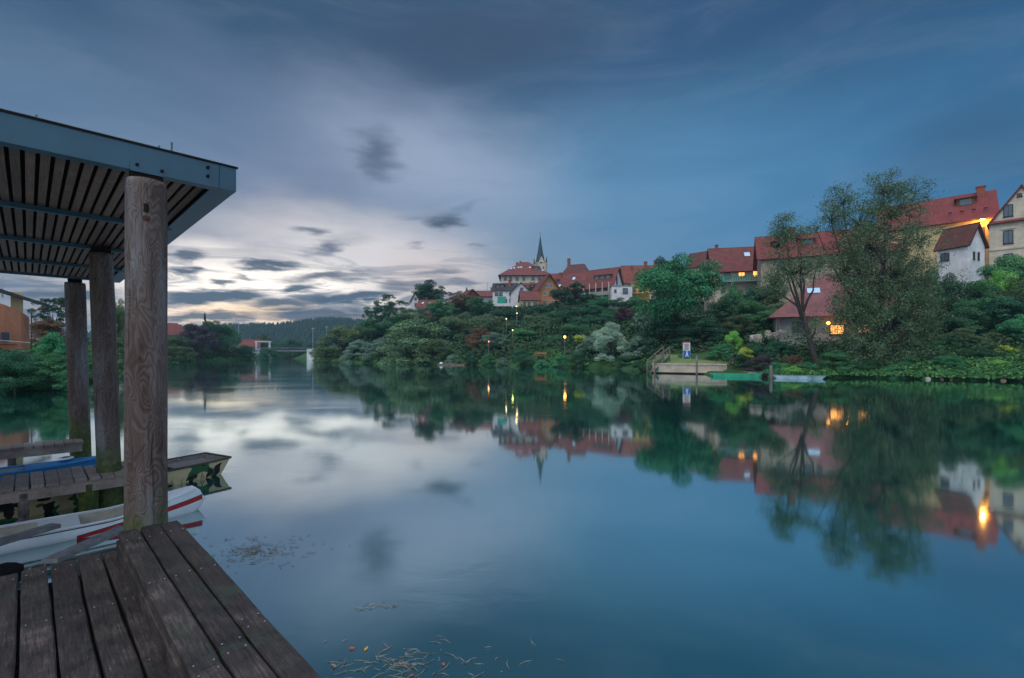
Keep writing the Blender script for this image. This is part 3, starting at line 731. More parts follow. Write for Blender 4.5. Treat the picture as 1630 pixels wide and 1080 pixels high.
branching('willow_tree', (bx, by, 0.4), 'tallest riverside willow with airy top in front of the red roofs', 'river', 5,
          [((0, 0, 0), (0.03, 0, 1), 6.2, 0.42, 4)],
          (3, 3, 2, 2), G1, 9, 0.088, 0.36,
          fill=px_fill([(1406, 300, 30, 30, 3600, 0), (1420, 335, 44, 36, 5600, 0), (1342, 318, 28, 24, 2200, 0), (1322, 345, 28, 24, 1900, 0), (1368, 350, 46, 28, 4600, 0), (1455, 305, 18, 18, 900, 0), (1300, 362, 22, 18, 500, 0),
                        (1385, 390, 74, 30, 10000, 0), (1466, 380, 38, 26, 2600, 0), (1348, 425, 40, 30, 5200, 0), (1420, 440, 56, 38, 13000, 0), (1465, 440, 26, 28, 3000, 0),
                        (1358, 490, 36, 48, 15000, -0.5), (1415, 500, 50, 56, 22000, -0.5), (1460, 505, 32, 50, 11000, 0), (1372, 560, 50, 30, 12000, 0), (1438, 560, 46, 30, 11000, 0)], 1395, 49.5, 0.4))
bx, by, _ = at(1305, 48.6)
branching('willow_tree', (bx, by, 0.3), 'slim leaning willow with bare forked trunk in front of the boathouse', 'river', 9,
          [], (3, 3, 2, 2), G1, 5, 0.085, 0.42, fork=(-1.7, 0, 6.2),
          fill=px_fill([(1250, 362, 20, 20, 1900, 0), (1236, 390, 22, 22, 1900, 0), (1268, 378, 18, 20, 1500, 0), (1262, 430, 38, 26, 4200, 0), (1232, 450, 20, 20, 1200, 0), (1300, 420, 24, 24, 1400, 0), (1288, 530, 38, 20, 2200, 0.4), (1270, 400, 30, 20, 500, 0)], 1305, 48.6, 0.3))

# undergrowth: the shrubs and herbs that cover the slope between the trees
def undergrowth():
    m, N, b = new_mat('undergrowth_leaves'); tc = N.n('ShaderNodeTexCoord').outputs['Object']
    isl = N.n('ShaderNodeNewGeometry').outputs['Random Per Island']
    n = N.noise(tc, 0.16, 5, 0.7)
    c = N.ramp(N.math('ADD', N.math('MULTIPLY', n, 0.9), N.math('MULTIPLY', isl, 0.16)), [(0.36, (0.010, 0.034, 0.020)), (0.46, (0.018, 0.066, 0.028)), (0.54, (0.045, 0.08, 0.03)), (0.60, (0.024, 0.105, 0.038)), (0.70, (0.08, 0.07, 0.04))])
    N.put(b.inputs['Base Color'], c); b.inputs['Roughness'].default_value = 0.75
    rs = np.random.default_rng(21); n = 20000
    x = rs.uniform(-110, 95, n); y = rs.uniform(38, 215, n); s_ = river_sd(x, y); px = CX + FPX * x / y
    ok = (s_ > 0.6) & (x > -0.55 * y) & (s_ < 95) & ~((px > 1028) & (px < 1166) & (y < 68)) & (px > 480) & (px < 1800)
    x, y, s_, px = x[ok], y[ok], s_[ok], px[ok]
    x2 = rs.uniform(14, 62, 14000); y2 = rs.uniform(30, 60, 14000); s2 = river_sd(x2, y2); p2 = CX + FPX * x2 / y2; k2 = (s2 > 0.1) & (s2 < 11) & (p2 > 1235)
    x3 = rs.uniform(-60, -22, 5000); y3 = rs.uniform(12, 60, 5000); s3 = river_sd(x3, y3); k3 = (s3 > 0.1) & (s3 < 14)
    x4 = rs.uniform(-150, -92, 4000); y4 = rs.uniform(110, 230, 4000); s4 = river_sd(x4, y4); k4 = (s4 > 0.3) & (s4 < 30); x3 = np.concatenate([x3[k3], x4[k4]]); y3 = np.concatenate([y3[k3], y4[k4]]); s3 = np.concatenate([s3[k3], s4[k4]]); k3 = np.ones(len(x3), bool)
    n1 = len(x); x = np.concatenate([x, x2[k2], x3[k3]]); y = np.concatenate([y, y2[k2], y3[k3]]); s_ = np.concatenate([s_, s2[k2], s3[k3]]); px = np.concatenate([px, p2[k2], CX + FPX * x3[k3] / np.maximum(y3[k3], 1)])
    z = ground(x, y); n2 = n1 + int(k2.sum()); ix = np.arange(len(x))
    low = ((ix >= n2) & (y < 70)) | ((px > 840) & (px < 905) & (s_ < 6)) | (s_ < 2.5) | ((ix >= n1) & (ix < n2)) | ((px > 1395) & (px < 1640) & (s_ < 7) & (ix < n1))
    r = np.where(low, rs.uniform(0.25, 0.6, len(x)), rs.uniform(0.9, 2.3, len(x)))
    C = []; S = []; NN = []
    for k in range(len(x)):
        m_ = 42 if not low[k] else 36
        d = rs.normal(size=(m_, 3)); d /= np.linalg.norm(d, axis=1)[:, None]; d[:, 2] = np.abs(d[:, 2])
        C.append(np.array([x[k], y[k], z[k]]) + d * r[k] * np.array([1.3, 1.3, 0.85]) * rs.uniform(0.6, 1.05, (m_, 1))); NN.append(d + 0.5 * rs.normal(size=d.shape))
        S.append(np.full((m_, 1), 0.0022 * y[k] + (0.07 if not low[k] else rs.uniform(0.0, 0.09))))
    C = np.concatenate(C); S = np.concatenate(S); NN = np.concatenate(NN); NN /= np.linalg.norm(NN, axis=1)[:, None]
    L = np.repeat(low, [42 if not q else 36 for q in low])
    for nm, sel, mt, lb in (('undergrowth', ~L, m, 'dense green shrubs and herbs covering the far bank slope between the trees'), ('bank_herbs', L, leaf_mat('bank_herbs', (0.022, 0.075, 0.028), (0.045, 0.16, 0.045), (0.14, 0.24, 0.07)), 'low green herbs and grasses growing along the waterline of the far bank')):
        V, Fq = leaf_quads(C[sel], NN[sel], S[sel], rs, 0.6)
        me = np_mesh(nm, V, Fq); me.materials.append(mt); o = bpy.data.objects.new(nm, me); COL.objects.link(o)
        tag(o, lb, nm.replace('_', ' '), kind='stuff')
undergrowth()

# ------------------------------------------------------------------ houses
def window(parent, face, u, z, ww, wh, W, Dp, lit=False, frame=None, mull=1, name='window'):
    """face f/r/l ; u along the face, z centre height"""
    mb = MB(); t = 0.09
    if face == 'f': o0, ax, nn = Vector((u, 0, z)), Vector((1, 0, 0)), Vector((0, -1, 0))
    elif face == 'r': o0, ax, nn = Vector((W / 2, u, z)), Vector((0, 1, 0)), Vector((1, 0, 0))
    else: o0, ax, nn = Vector((-W / 2, u, z)), Vector((0, -1, 0)), Vector((-1, 0, 0))
    up = Vector((0, 0, 1)); c = o0 + nn * 0.03
    for sx in (-1, 1): mb.bar(c + ax * sx * ww / 2 - up * wh / 2, c + ax * sx * ww / 2 + up * wh / 2, 0.10, 0.10, up=nn)
    for sz in (-1, 1): mb.bar(c + up * sz * wh / 2 - ax * (ww / 2 - 0.05), c + up * sz * wh / 2 + ax * (ww / 2 - 0.05), 0.10, 0.098, up=nn)
    for k in range(mull):
        xo = ww * ((k + 1) / (mull + 1) - 0.5); mb.bar(c + ax * xo - up * (wh / 2 - 0.05), c + ax * xo + up * (wh / 2 - 0.05), 0.06, 0.08, up=nn)
    mb.bar(c - up * (wh / 2 + 0.10) - ax * (ww / 2 + 0.12) + nn * 0.04, c - up * (wh / 2 + 0.10) + ax * (ww / 2 + 0.12) + nn * 0.04, 0.08, 0.16, up=nn)
    f = mb.build(name, frame or M_frameW, parent)
    p = MB(); a = c - nn * 0.01
    p.bar(a - up * (wh / 2 - 0.04), a + up * (wh / 2 - 0.04), ww - 0.08, 0.03, up=nn)
    p.build('pane', M_lit if lit else M_glass, f)
    return f
def roofslab(mb, pts, th=0.22):
    v = [Vector(p) for p in pts]
    n = (v[1] - v[0]).cross(v[2] - v[0]).normalized()
    if n.z < 0: n = -n
    k = len(v); lo = [p - n * th for p in v]
    mb.add([*v, *lo], [tuple(range(k)), tuple(range(2 * k - 1, k - 1, -1))] + [(i, k + i, k + (i + 1) % k, (i + 1) % k) for i in range(k)])
def house(name, px, D, zb, w, d, hw, hr, wall, roof, label, ridge='x', hip=0.0, ov=0.5, turn=0.0, wins=(), chim=(), dorm=(), sky=(), frame=None, group='houses of the old town on the ridge', flat=False, sink=6.0, lap=0.0):
    x, y, _ = at(px, D)
    rz = -math.atan2(x, y) * 0.75 + R(turn)
    o = thing(name, (x, y, zb), rz, label, 'house', group)
    wb = MB(); X0, X1 = -w / 2, w / 2
    wb.box((0, d / 2, (hw - sink) / 2), (w, d, hw + sink))
    if not flat:
        if ridge == 'x' and hip == 0:
            for X in (X0, X1 - 0.2): wb.add([(X, 0, hw), (X, d, hw), (X, d / 2, hw + hr), (X + 0.2, 0, hw), (X + 0.2, d, hw), (X + 0.2, d / 2, hw + hr)], [(0, 2, 1), (3, 4, 5), (0, 3, 5, 2), (1, 2, 5, 4), (0, 1, 4, 3)])
        if ridge == 'y':
            for Y in (0, d - 0.2): wb.add([(X0, Y, hw), (X1, Y, hw), (0, Y, hw + hr), (X0, Y + 0.2, hw), (X1, Y + 0.2, hw), (0, Y + 0.2, hw + hr)], [(0, 1, 2), (3, 5, 4), (0, 2, 5, 3), (1, 4, 5, 2), (0, 3, 4, 1)])
    wb.build('wall', WL[wall], o)
    rb = MB(); s = 0.0
    if flat:
        rb.box((0, d / 2, hw + 0.13), (w + 2 * ov, d + 2 * ov, 0.24))
    elif ridge == 'x':
        s = hr / (d / 2); lo = hw - ov * s + 0.24; hi_ = hw + hr + 0.24; hp = hip
        roofslab(rb, [(X0 - ov, -ov, lo), (X1 + ov, -ov, lo), (X1 + ov - hp, d / 2, hi_), (X0 - ov + hp, d / 2, hi_)])
        roofslab(rb, [(X1 + ov, d + ov, lo), (X0 - ov, d + ov, lo), (X0 - ov + hp, d / 2, hi_), (X1 + ov - hp, d / 2, hi_)])
        if hp > 0:
            roofslab(rb, [(X1 + ov, -ov, lo), (X1 + ov, d + ov, lo), (X1 + ov - hp, d / 2, hi_)])
            roofslab(rb, [(X0 - ov, d + ov, lo), (X0 - ov, -ov, lo), (X0 - ov + hp, d / 2, hi_)])
    else:
        s = hr / (w / 2); lo = hw - ov * s + 0.24; hi_ = hw + hr + 0.24
        roofslab(rb, [(X0 - ov, -ov, lo), (0, -ov, hi_), (0, d + ov, hi_), (X0 - ov, d + ov, lo)])
        roofslab(rb, [(0, -ov, hi_), (X1 + ov, -ov, lo), (X1 + ov, d + ov, lo), (0, d + ov, hi_)])
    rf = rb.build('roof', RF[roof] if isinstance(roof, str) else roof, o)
    fr = frame or M_frameD
    for q in wins: window(o, *q[:5], w, d, *(q[5:6]), frame=fr)
    def roof_z(xx, yy):
        if flat: return hw + 0.2
        base = hw + 0.24 + ((min(yy, d - yy)) * s if ridge == 'x' else (w / 2 - abs(xx)) * s)
        if hip > 0: base = min(base, hw + 0.24 - ov * s + (w / 2 + ov - abs(xx)) * (hr + ov * s) / hip)
        return base
    for (cx, cy, ch, cw) in chim:
        c = MB(); z0 = roof_z(cx, cy); c.box((cx, cy, z0 + ch / 2 - 0.4), (cw, cw, ch + 0.8)); c.box((cx, cy, z0 + ch + 0.09), (cw + 0.2, cw + 0.2, 0.14))
        c.build('chimney', M_brick, rf)
    for (cx, cz, dw, dh) in dorm:       # boxed dormers on the front slope (ridge x)
        yy = cz * d / 2; z0 = roof_z(cx, yy) - 0.1; dp = dh / s + 0.3
        c = MB(); c.box((cx, yy + dp / 2, z0 + dh / 2), (dw, dp, dh)); dm = c.build('dormer', WL['timber'], rf)
        c = MB(); roofslab(c, [(cx - dw / 2 - 0.3, yy - 0.4, z0 + dh + 0.02), (cx + dw / 2 + 0.3, yy - 0.4, z0 + dh + 0.02), (cx + dw / 2 + 0.3, yy + dp + 0.5, z0 + dh + 0.35), (cx - dw / 2 - 0.3, yy + dp + 0.5, z0 + dh + 0.35)], 0.12)
        c.build('dormer_roof', RF['brown'], dm)
        nw = max(1, int(dw / 1.6))
        for k in range(nw):
            xx = cx + dw * ((k + 0.5) / nw - 0.5)
            g = MB(); g.box((xx, yy - 0.02, z0 + dh * 0.5), (dw / nw * 0.62, 0.06, dh * 0.66)); g.build('pane', M_glass, dm)
    for (cx, cz, sw, sh) in sky:        # roof windows
        yy = cz * d / 2; z0 = roof_z(cx, yy) + 0.06; a = math.atan(s)
        M = Matrix.Rotation(a, 3, 'X'); c = MB(); c.box((cx, yy, z0), (sw, sh, 0.1), M); c.build('skylight', M_skylight, rf)
    return o
def fpx(px, px0, D): return (px - px0) / FPX * D      # metres from a centre

# white gable left end
house('white_house', 661, 190, zof(492, 190), 3.6, 6, 3.2, 3.2, 'white', 'dark', 'narrow white gabled house at the left end of the ridge', ridge='y', wins=[('f', 0.2, 1.6, 0.9, 1.2), ('f', 0.2, 4.0, 0.8, 1.0)], turn=-18)
house('wooden_house', 680, 166, zof(506, 166), 7.0, 6, 3.6, 2.6, 'timber', 'red', 'low wooden house with red roof below the dark round oak', turn=-14, wins=[('f', -2.4, 1.9, 1.2, 1.1), ('f', 0.2, 2.0, 1.2, 1.3), ('f', 2.4, 2.0, 1.2, 1.3)], sky=[(-2, 0.5, 0.7, 0.9), (0.5, 0.5, 0.7, 0.9)], chim=[(-1.0, 2.6, 0.9, 0.6)])
house('wooden_house', 752, 172, zof(490, 172), 7.5, 7, 3.2, 3.2, 'timber', 'brown', 'dark wooden house with brown roof behind the rusty tree', ridge='y', turn=24, wins=[('f', 0, 2.0, 1.2, 1.2)])
house('plain_house', 772, 200, zof(482, 200), 9.5, 8, 2.6, 2.6, 'grey', 'red', 'low grey house whose red roof shows left of the green awning house', turn=-6, chim=[(2.2, 4, 1.2, 0.6)])
# white house with awning: left wing + right gable
hA = house('white_house', 803, 184, zof(490, 184), 9.0, 7, 6.6, 3.0, 'white', 'dark', 'white house with green awning and dark roof under the large hipped building', turn=-6, wins=[('f', -3.0, 5.2, 1.3, 1.2), ('f', -1.4, 5.2, 1.3, 1.2), ('f', 2.6, 2.6, 1.4, 1.6), ('f', 0.3, 2.6, 1.2, 1.4)], chim=[(1.8, 2.4, 1.8, 1.0)], dorm=[(-1.8, 0.25, 3.2, 1.5)])
mb = MB(); mb.add([(-2.6, -0.1, 4.2), (0.6, -0.1, 4.2), (0.6, -1.0, 1.6), (-2.6, -1.0, 1.6), (-2.6, -0.05, 4.1), (0.6, -0.05, 4.1), (0.6, -0.95, 1.5), (-2.6, -0.95, 1.5)], [(0, 1, 2, 3), (7, 6, 5, 4), (0, 3, 7, 4), (1, 5, 6, 2), (0, 4, 5, 1), (2, 6, 7, 3)])
mb.build('awning', mat('green_awning', (0.02, 0.30, 0.22), 0.7, 0.1), hA)
mb = MB(); mb.box((-0.8, -1.0, 0.4), (6.6, 1.9, 0.18)); mb.box((-0.8, -1.9, 0.95), (6.6, 0.08, 0.9)); mb.build('balcony', WL['white'], hA)
house('white_house', 829, 178, zof(487, 178), 7.2, 8, 5.0, 3.4, 'white', 'dark', 'white gable front with two windows right of the green awning', ridge='y', turn=4, wins=[('f', 0.3, 6.0, 1.1, 1.3), ('f', 0.3, 2.4, 1.1, 1.4)])
house('manor_house', 836, 218, zof(463, 218), 22, 16, 7.6, 6.6, 'cream', 'red', 'large cream building with hipped red roof in front of the church', hip=10.6, ov=1.2, turn=0,
      wins=[('f', u, 5.6, 1.2, 1.7) for u in (-9, -6.6, -3.6, -0.6, 3.6, 6.4, 9.6)] + [('f', u, 2.0, 1.2, 1.5) for u in (-9, -6, 0, 3, 7)],
      chim=[(-3.6, 8.0, 1.0, 1.2), (-2.2, 8.2, 0.8, 0.8)], sky=[(-6.4, 0.4, 0.8, 1.0), (-5.0, 0.45, 0.8, 1.0), (-3.0, 0.5, 0.8, 1.0), (-1.8, 0.52, 0.8, 1.0), (2.2, 0.5, 0.9, 1.0), (8.0, 0.25, 0.9, 1.0)], dorm=[(5.0, 0.32, 3.0, 1.5)])
house('low_house', 853, 200, zof(474, 200), 12, 7, 3.6, 2.8, 'white', 'red', 'low white house with red roof between white gable and manor', wins=[('f', -3, 1.8, 1.2, 1.2), ('f', 2, 1.8, 1.2, 1.2)], dorm=[(-1.5, 0.3, 1.6, 1.0), (2.5, 0.3, 1.6, 1.0)])
house('yellow_house', 844, 160, zof(506, 160), 5.8, 6, 6.0, 3.0, 'pale_yellow', 'red', 'small pale yellow house with red roof beside the stair lamps', turn=8, wins=[('f', -1.9, 4.6, 0.8, 1.2), ('f', -0.4, 4.4, 0.8, 1.3), ('f', 1.7, 4.6, 1.1, 1.0)], chim=[])
house('shed', 848, 151, zof(512, 151), 3.6, 3, 2.4, 1.6, 'timber', 'red', 'tiny dark shed with red roof below the pale yellow house', turn=8, wins=[('f', 0, 1.2, 0.7, 0.8)])
# orange timber house with large roof
house('timber_house', 874, 166, zof(500, 166), 7.4, 12, 8.4, 5.2, 'orange', 'red', 'orange timbered house with steep gable and wooden balconies', ridge='y', turn=14, wins=[('f', -1.6, 7.0, 1.0, 1.4), ('f', 1.4, 7.0, 1.2, 1.2), ('f', -1.6, 3.8, 1.0, 1.6), ('f', 1.4, 3.8, 1.4, 1.6), ('f', -0.6, 9.6, 0.9, 1.4, False), ('f', 0.6, 9.6, 0.9, 1.4)], frame=M_frameW, ov=1.1)
house('red_roof_house', 900, 173, zof(486, 173), 15.0, 10, 5.2, 7.0, 'cream', 'red', 'wide red roofed house right behind the timbered gable', turn=-20, ov=0.9, wins=[('r', 3.2, 4.5, 1.1, 1.3), ('r', 6.4, 4.5, 1.1, 1.3), ('f', 5, 3, 1.4, 1.4)], sky=[(2.2, 0.62, 1.0, 1.2), (-2.6, 0.25, 0.9, 1.0)], dorm=[(-4.4, 0.45, 1.8, 1.2)], chim=[(-3.2, 4.0, 1.2, 0.9)])
house('plain_house', 912, 202, zof(466, 202), 13, 11, 6.0, 6.5, 'cream', 'brown', 'brown roofed house with tall brick chimney on the skyline', hip=3.5, turn=-18, chim=[(-3.4, 5.4, 2.6, 1.1)], wins=[('r', 4, 4.5, 1, 1.2), ('f', 5, 4.4, 1, 1.2)])
hB = house('balcony_house', 952, 158, zof(484, 160), 10.0, 8.0, 5.6, 6.0, 'white', 'red', 'house with bright red roof, long dormer and open balcony facing the river', turn=-30, ov=0.7, dorm=[(0.9, 0.32, 6.0, 1.6)], wins=[('r', 3.4, 7.4, 0.8, 2.6), ('f', -4, 4, 1.4, 1.8), ('f', -1.4, 4, 1.4, 1.8), ('f', 1.4, 4, 1.4, 1.8), ('f', 3.8, 4, 1.4, 1.8), ('f', 0, 1.2, 1.6, 1.4)])
mb = MB(); mb.box((0, -0.006, 3.4), (9.9, 0.03, 4.2)); mb.build('timber_cladding_with_shade', WL['timber'], hB)  # dark timber panel, its tone also carrying the balcony's shadow
mb = MB(); mb.box((0, -0.9, 2.35), (9.8, 1.7, 0.2)); mb.box((0, -1.7, 2.95), (9.8, 0.06, 1.0)); mb.build('balcony', mat('pale_balcony_panel', (0.35, 0.34, 0.33), 0.8), hB)
for k in range(5):
    mb = MB(); mb.box((-4.6 + k * 2.3, -1.55, 3.4), (0.22, 0.22, 6.0)); mb.build('balcony_post', WL['cream'], hB)
house('annex', 990, 147, zof(478, 147), 6.2, 4, 4.2, 0.2, 'white', M_metal, 'flat roofed white annex with two small windows', flat=True, ov=0.15, turn=6, wins=[('f', -2.0, 2.8, 0.6, 0.8), ('f', 1.0, 2.8, 1.5, 1.6)])
hC = house('yellow_house', 1019, 148, zof(474, 148), 5.6, 4, 4.4, 0.2, 'yellow', M_metal, 'bright yellow terrace house with flat eaves left of the great maple', flat=True, ov=0.3, turn=4, wins=[('f', -1.8, 2.6, 0.9, 1.4), ('f', 0.1, 2.6, 0.9, 1.4)])
mb = MB(); mb.box((0.3, -0.9, 1.0), (5.8, 1.4, 0.2)); mb.bar((-2.5, -1.55, 1.9), (3.1, -1.55, 1.9), 0.08); mb.build('balcony', WL['timber'], hC)
house('long_house', 1031, 166, zof(470, 166), 16.0, 9, 4.4, 6.4, 'cream', 'orange', 'long orange red roof with three chimneys left of the great maple', turn=8, ov=0.5, chim=[(-4.8, 3.2, 1.2, 0.6), (0.2, 4.4, 1.2, 1.0), (3.6, 4.4, 1.6, 1.0), (7.4, 4.4, 1.4, 0.8)], wins=[('f', -2, 3, 1, 1.2), ('f', 3, 3, 1, 1.2)])
house('red_roof_house', 1118, 128, zof(444, 128), 9.0, 6.2, 3.6, 4.0, 'cream', 'brown', 'house with dark red roof and white right gable behind the great maple', turn=-30, ov=0.5, wins=[('r', 3.2, 3.0, 0.9, 1.2)], chim=[(2.4, 3.1, 1.0, 0.6)])
# veranda house
hV = house('veranda_house', 1148, 110, zof(468, 110), 5.2, 6, 5.4, 2.8, 'stone', 'red', 'small house with glazed veranda glowing orange under a red roof', turn=6, ov=0.8, sink=4)
for k in range(3):
    window(hV, 'f', -1.6 + k * 1.5, 3.9, 1.25, 2.5, 5.2, 6, True, WL['timber'])
hL = house('long_house', 1205, 108, zof(456, 108), 17.5, 9, 4.2, 5.4, 'cream', 'red', 'long red roofed house with green balcony and two glowing windows', turn=8, ov=0.9, sink=5,
     wins=[('f', -6.2, 2.6, 1.2, 1.3), ('f', -3.2, 2.7, 1.3, 1.0, True), ('f', -0.2, 2.8, 1.3, 1.4, True), ('f', 3.4, 2.8, 1.4, 1.2), ('f', 6.4, 2.8, 1.2, 1.2)], sky=[(-1.4, 0.6, 1.2, 1.3)])
mb = MB(); mb.box((-1.5, -1.0, 1.0), (13.5, 1.8, 0.2)); mb.build('balcony', WL['grey'], hL)
mb = MB()
for k in range(28): mb.box((-8.2 + k * 0.5, -1.85, 1.6), (0.36, 0.05, 1.0))
mb.bar((-8.3, -1.85, 2.16), (5.5, -1.85, 2.16), 0.1); mb.build('balcony_railing', mat('green_painted_wood', (0.05, 0.30, 0.24), 0.7), hL)
# stone house behind the willow
house('stone_house', 1318, 93, zof(452, 93), 23, 10, 6.0, 5.0, 'stone', 'crimson', 'rough stone fronted house with red roof and dormers behind the leaning willow', turn=2, ov=0.8, sink=5,
      wins=[('f', -3.4, 4.2, 1.3, 1.5), ('f', -1.4, 4.2, 0.8, 1.6), ('f', 4.4, 4.2, 1.4, 1.5), ('f', 8, 4.2, 1.3, 1.4), ('f', -8, 4.2, 1.2, 1.3)], dorm=[(-8.2, 0.35, 2.2, 1.4), (-3.0, 0.35, 2.2, 1.4)], chim=[(-5.4, 4.6, 1.4, 1.1), (5.8, 4.6, 1.4, 1.1)], frame=M_frameD)
# boathouse below
bh_x, bh_y, _ = at(1316, 62); bz = gz(bh_x, bh_y)
hW = house('boathouse', 1342, 62, zof(536, 62), 15.2, 12.0, 3.3, 5.4, 'grey', 'pink', 'boathouse with large pink tiled roof and warm lit openings behind the willow', hip=7.4, ov=1.0, turn=2, sink=5, sky=[(-2.8, 0.52, 1.5, 1.1)],
     wins=[('f', -0.6, 0.9, 1.6, 1.2, True), ('f', 2.2, 1.0, 1.3, 1.2, True), ('f', -5.0, 1.4, 1.2, 1.2), ('f', 5.5, 1.2, 1.4, 1.2)], group='buildings at the far riverside')
for k in range(5):
    mb = MB(); mb.box((-7.4 + k * 3.7, -0.75, 0.2), (0.16, 0.16, 5.0)); mb.build('porch_post', WL['timber'], hW)
for k in range(9):
    mb = MB(); mb.box((-6.0 + k * 1.5, -0.3, 3.3), (0.24, 0.16, 0.14)); mb.build('snow_guard', M_metal, hW)
# big house right with red roof
hR = house('long_house', 1486, 86, zof(452, 86), 15.5, 11, 10.7, 5.4, 'pale_yellow', 'crimson', 'largest crimson roof with one wide dormer and a lamp on its yellow wall', turn=-10, ov=0.6, sink=4,
      wins=[('f', 5.9, 8.0, 1.2, 1.9), ('f', 5.9, 4.4, 1.2, 1.7)], dorm=[(4.3, 0.50, 2.4, 1.5)], chim=[(6.3, 4.6, 1.4, 1.1), (-3.4, 5.2, 1.0, 0.2)], frame=mat('red_brown_frame', (0.20, 0.05, 0.03), 0.7))
# lamp on that wall
lx = MB(); lx.bar((6.2, 0.0, 10.1), (6.2, -0.9, 10.2), 0.06); lx.build('lamp_arm', M_metal, hR)
lx = MB(); lx.box((6.2, -1.0, 10.1), (0.55, 0.30, 0.14)); lo_ = lx.build('lamp_head', emit('wall_lamp_glow', (1.0, 0.42, 0.08), 30.0), hR)
ld = bpy.data.lights.new('wall_lamp_light', 'POINT'); ld.energy = 520; ld.color = (1.0, 0.40, 0.06); ld.shadow_soft_size = 0.2
ll = bpy.data.objects.new('wall_lamp_light', ld); COL.objects.link(ll); ll.parent = hR; ll.location = (6.2, -1.3, 9.8)
mb = MB(); mb.bar((7.4, -0.12, 10.6), (7.4, -0.12, 2), 0.14); mb.build('drain_pipe', M_metal, hR)
for k in range(4): mb = MB(); mb.box((2.2 + k * 1.5, 0.9, 12.35), (0.5, 0.2, 0.16)); mb.build('snow_guard', M_dark, hR)
hE = house('cream_house', 1626, 76, zof(454, 76), 7.2, 5, 10.3, 5.2, 'cream', 'crimson', 'cream gabled house with dark framed windows at the right edge', ridge='y', turn=-12, ov=0.3, sink=4,
      wins=[('f', -1.45, 12.0, 1.0, 1.8), ('f', -1.45, 7.8, 1.05, 2.0), ('f', -1.45, 4.2, 1.05, 1.8), ('f', 1.6, 12.0, 1.0, 1.8), ('f', 1.6, 7.8, 1.05, 2.0), ('f', -0.2, 14.2, 0.45, 0.4)], frame=mat('near_black_frame', (0.03, 0.035, 0.04), 0.6))
mb = MB(); roofslab(mb, [(-3.6, -0.55, 10.15), (3.6, -0.55, 10.15), (3.6, 0.02, 10.6), (-3.6, 0.02, 10.6)], 0.14); mb.build('pent_roof', RF['crimson'], hE)
for zz in (6.0, 3.0): mb = MB(); mb.box((0, -0.05, zz), (7.2, 0.14, 0.3)); mb.build('string_course', WL['cream'], hE)
for zz in (7.8,):
    mb = MB(); mb.box((-1.45, -0.06, zz + 1.35), (1.7, 0.2, 0.16)); mb.build('window_cornice', WL['cream'], hE)
house('white_house', 1516, 70, zof(458, 70), 3.6, 4.0, 6.0, 2.9, 'white', 'brown', 'small white house with brown roof in front of the largest crimson roof', ridge='x', turn=-38, ov=0.4, sink=4, wins=[('f', -0.9, 4.6, 1.0, 1.0), ('r', 1.4, 4.4, 0.3, 1.0), ('r', 2.5, 4.4, 0.3, 1.0)])

# church
cx_, cy_, _ = at(860, 265)
ch = thing('church_tower', (cx_, cy_, zof(450, 265)), R(12), 'church tower with slender dark green spire on the skyline', 'church')
zt = 10.4
mb = MB(); mb.box((0, 0, zt - 13), (5.4, 5.4, 26)); mb.build('tower', WL['cream'], ch)
for sx in (-1, 1):
    for sy in (-1, 1): mb = MB(); mb.box((sx * 2.7, sy * 2.7, zt - 7.6), (0.8, 0.8, 16)); mb.build('corner_buttress', WL['stone'], ch)
for k in range(4):
    Mk = Matrix.Rotation(k * math.pi / 2, 3, 'Z'); mb = MB()
    mb.add([Mk @ Vector(p) for p in ((-1.7, -2.8, zt), (1.7, -2.8, zt), (0, -2.8, zt + 3.4), (-1.7, -2.4, zt), (1.7, -2.4, zt), (0, -1.6, zt + 3.4))], [(0, 1, 2), (3, 5, 4), (0, 2, 5, 3), (1, 4, 5, 2), (0, 3, 4, 1)])
    mb.build('gable', WL['cream'], ch)
    for sx in (-1, 1):
        mb = MB(); mb.add([Mk @ Vector((sx * 1.0 + a, -2.72 - t, z + zt - 16)) for t in (0, 0.08) for a, z in ((-0.4, 10.5), (0.4, 10.5), (0.4, 13.4), (0, 14.4), (-0.4, 13.4))], [(0, 1, 2, 3, 4), (9, 8, 7, 6, 5)] + [(i, i + 5, (i + 1) % 5 + 5, (i + 1) % 5) for i in range(5)])
        mb.build('belfry_window', M_glass, ch)
for sx in (-1, 1):
    for sy in (-1, 1): mb = MB(); mb.tube([(sx * 2.7, sy * 2.7, zt + 0.3), (sx * 2.7, sy * 2.7, zt + 0.9), (sx * 2.7, sy * 2.7, zt + 3.6)], [0.55, 0.48, 0.02], 6); mb.build('pinnacle', M_slate, ch)
mb = MB(); mb.tube([(0, 0, zt - 0.2), (0, 0, zt + 1.6), (0, 0, zt + 6), (0, 0, zt + 15.2)], [3.1, 2.5, 1.45, 0.08], 8); sp = mb.build('spire', M_slate, ch)
mb = MB(); mb.bar((0, 0, zt + 15.2), (0, 0, zt + 17.6), 0.14); mb.bar((-0.5, 0, zt + 16.8), (0.5, 0, zt + 16.8), 0.14); mb.tube([(0, 0, zt + 15.2), (0, 0, zt + 15.5), (0, 0, zt + 15.8)], [0.08, 0.35, 0.08], 8); mb.build('cross', M_metal, sp)
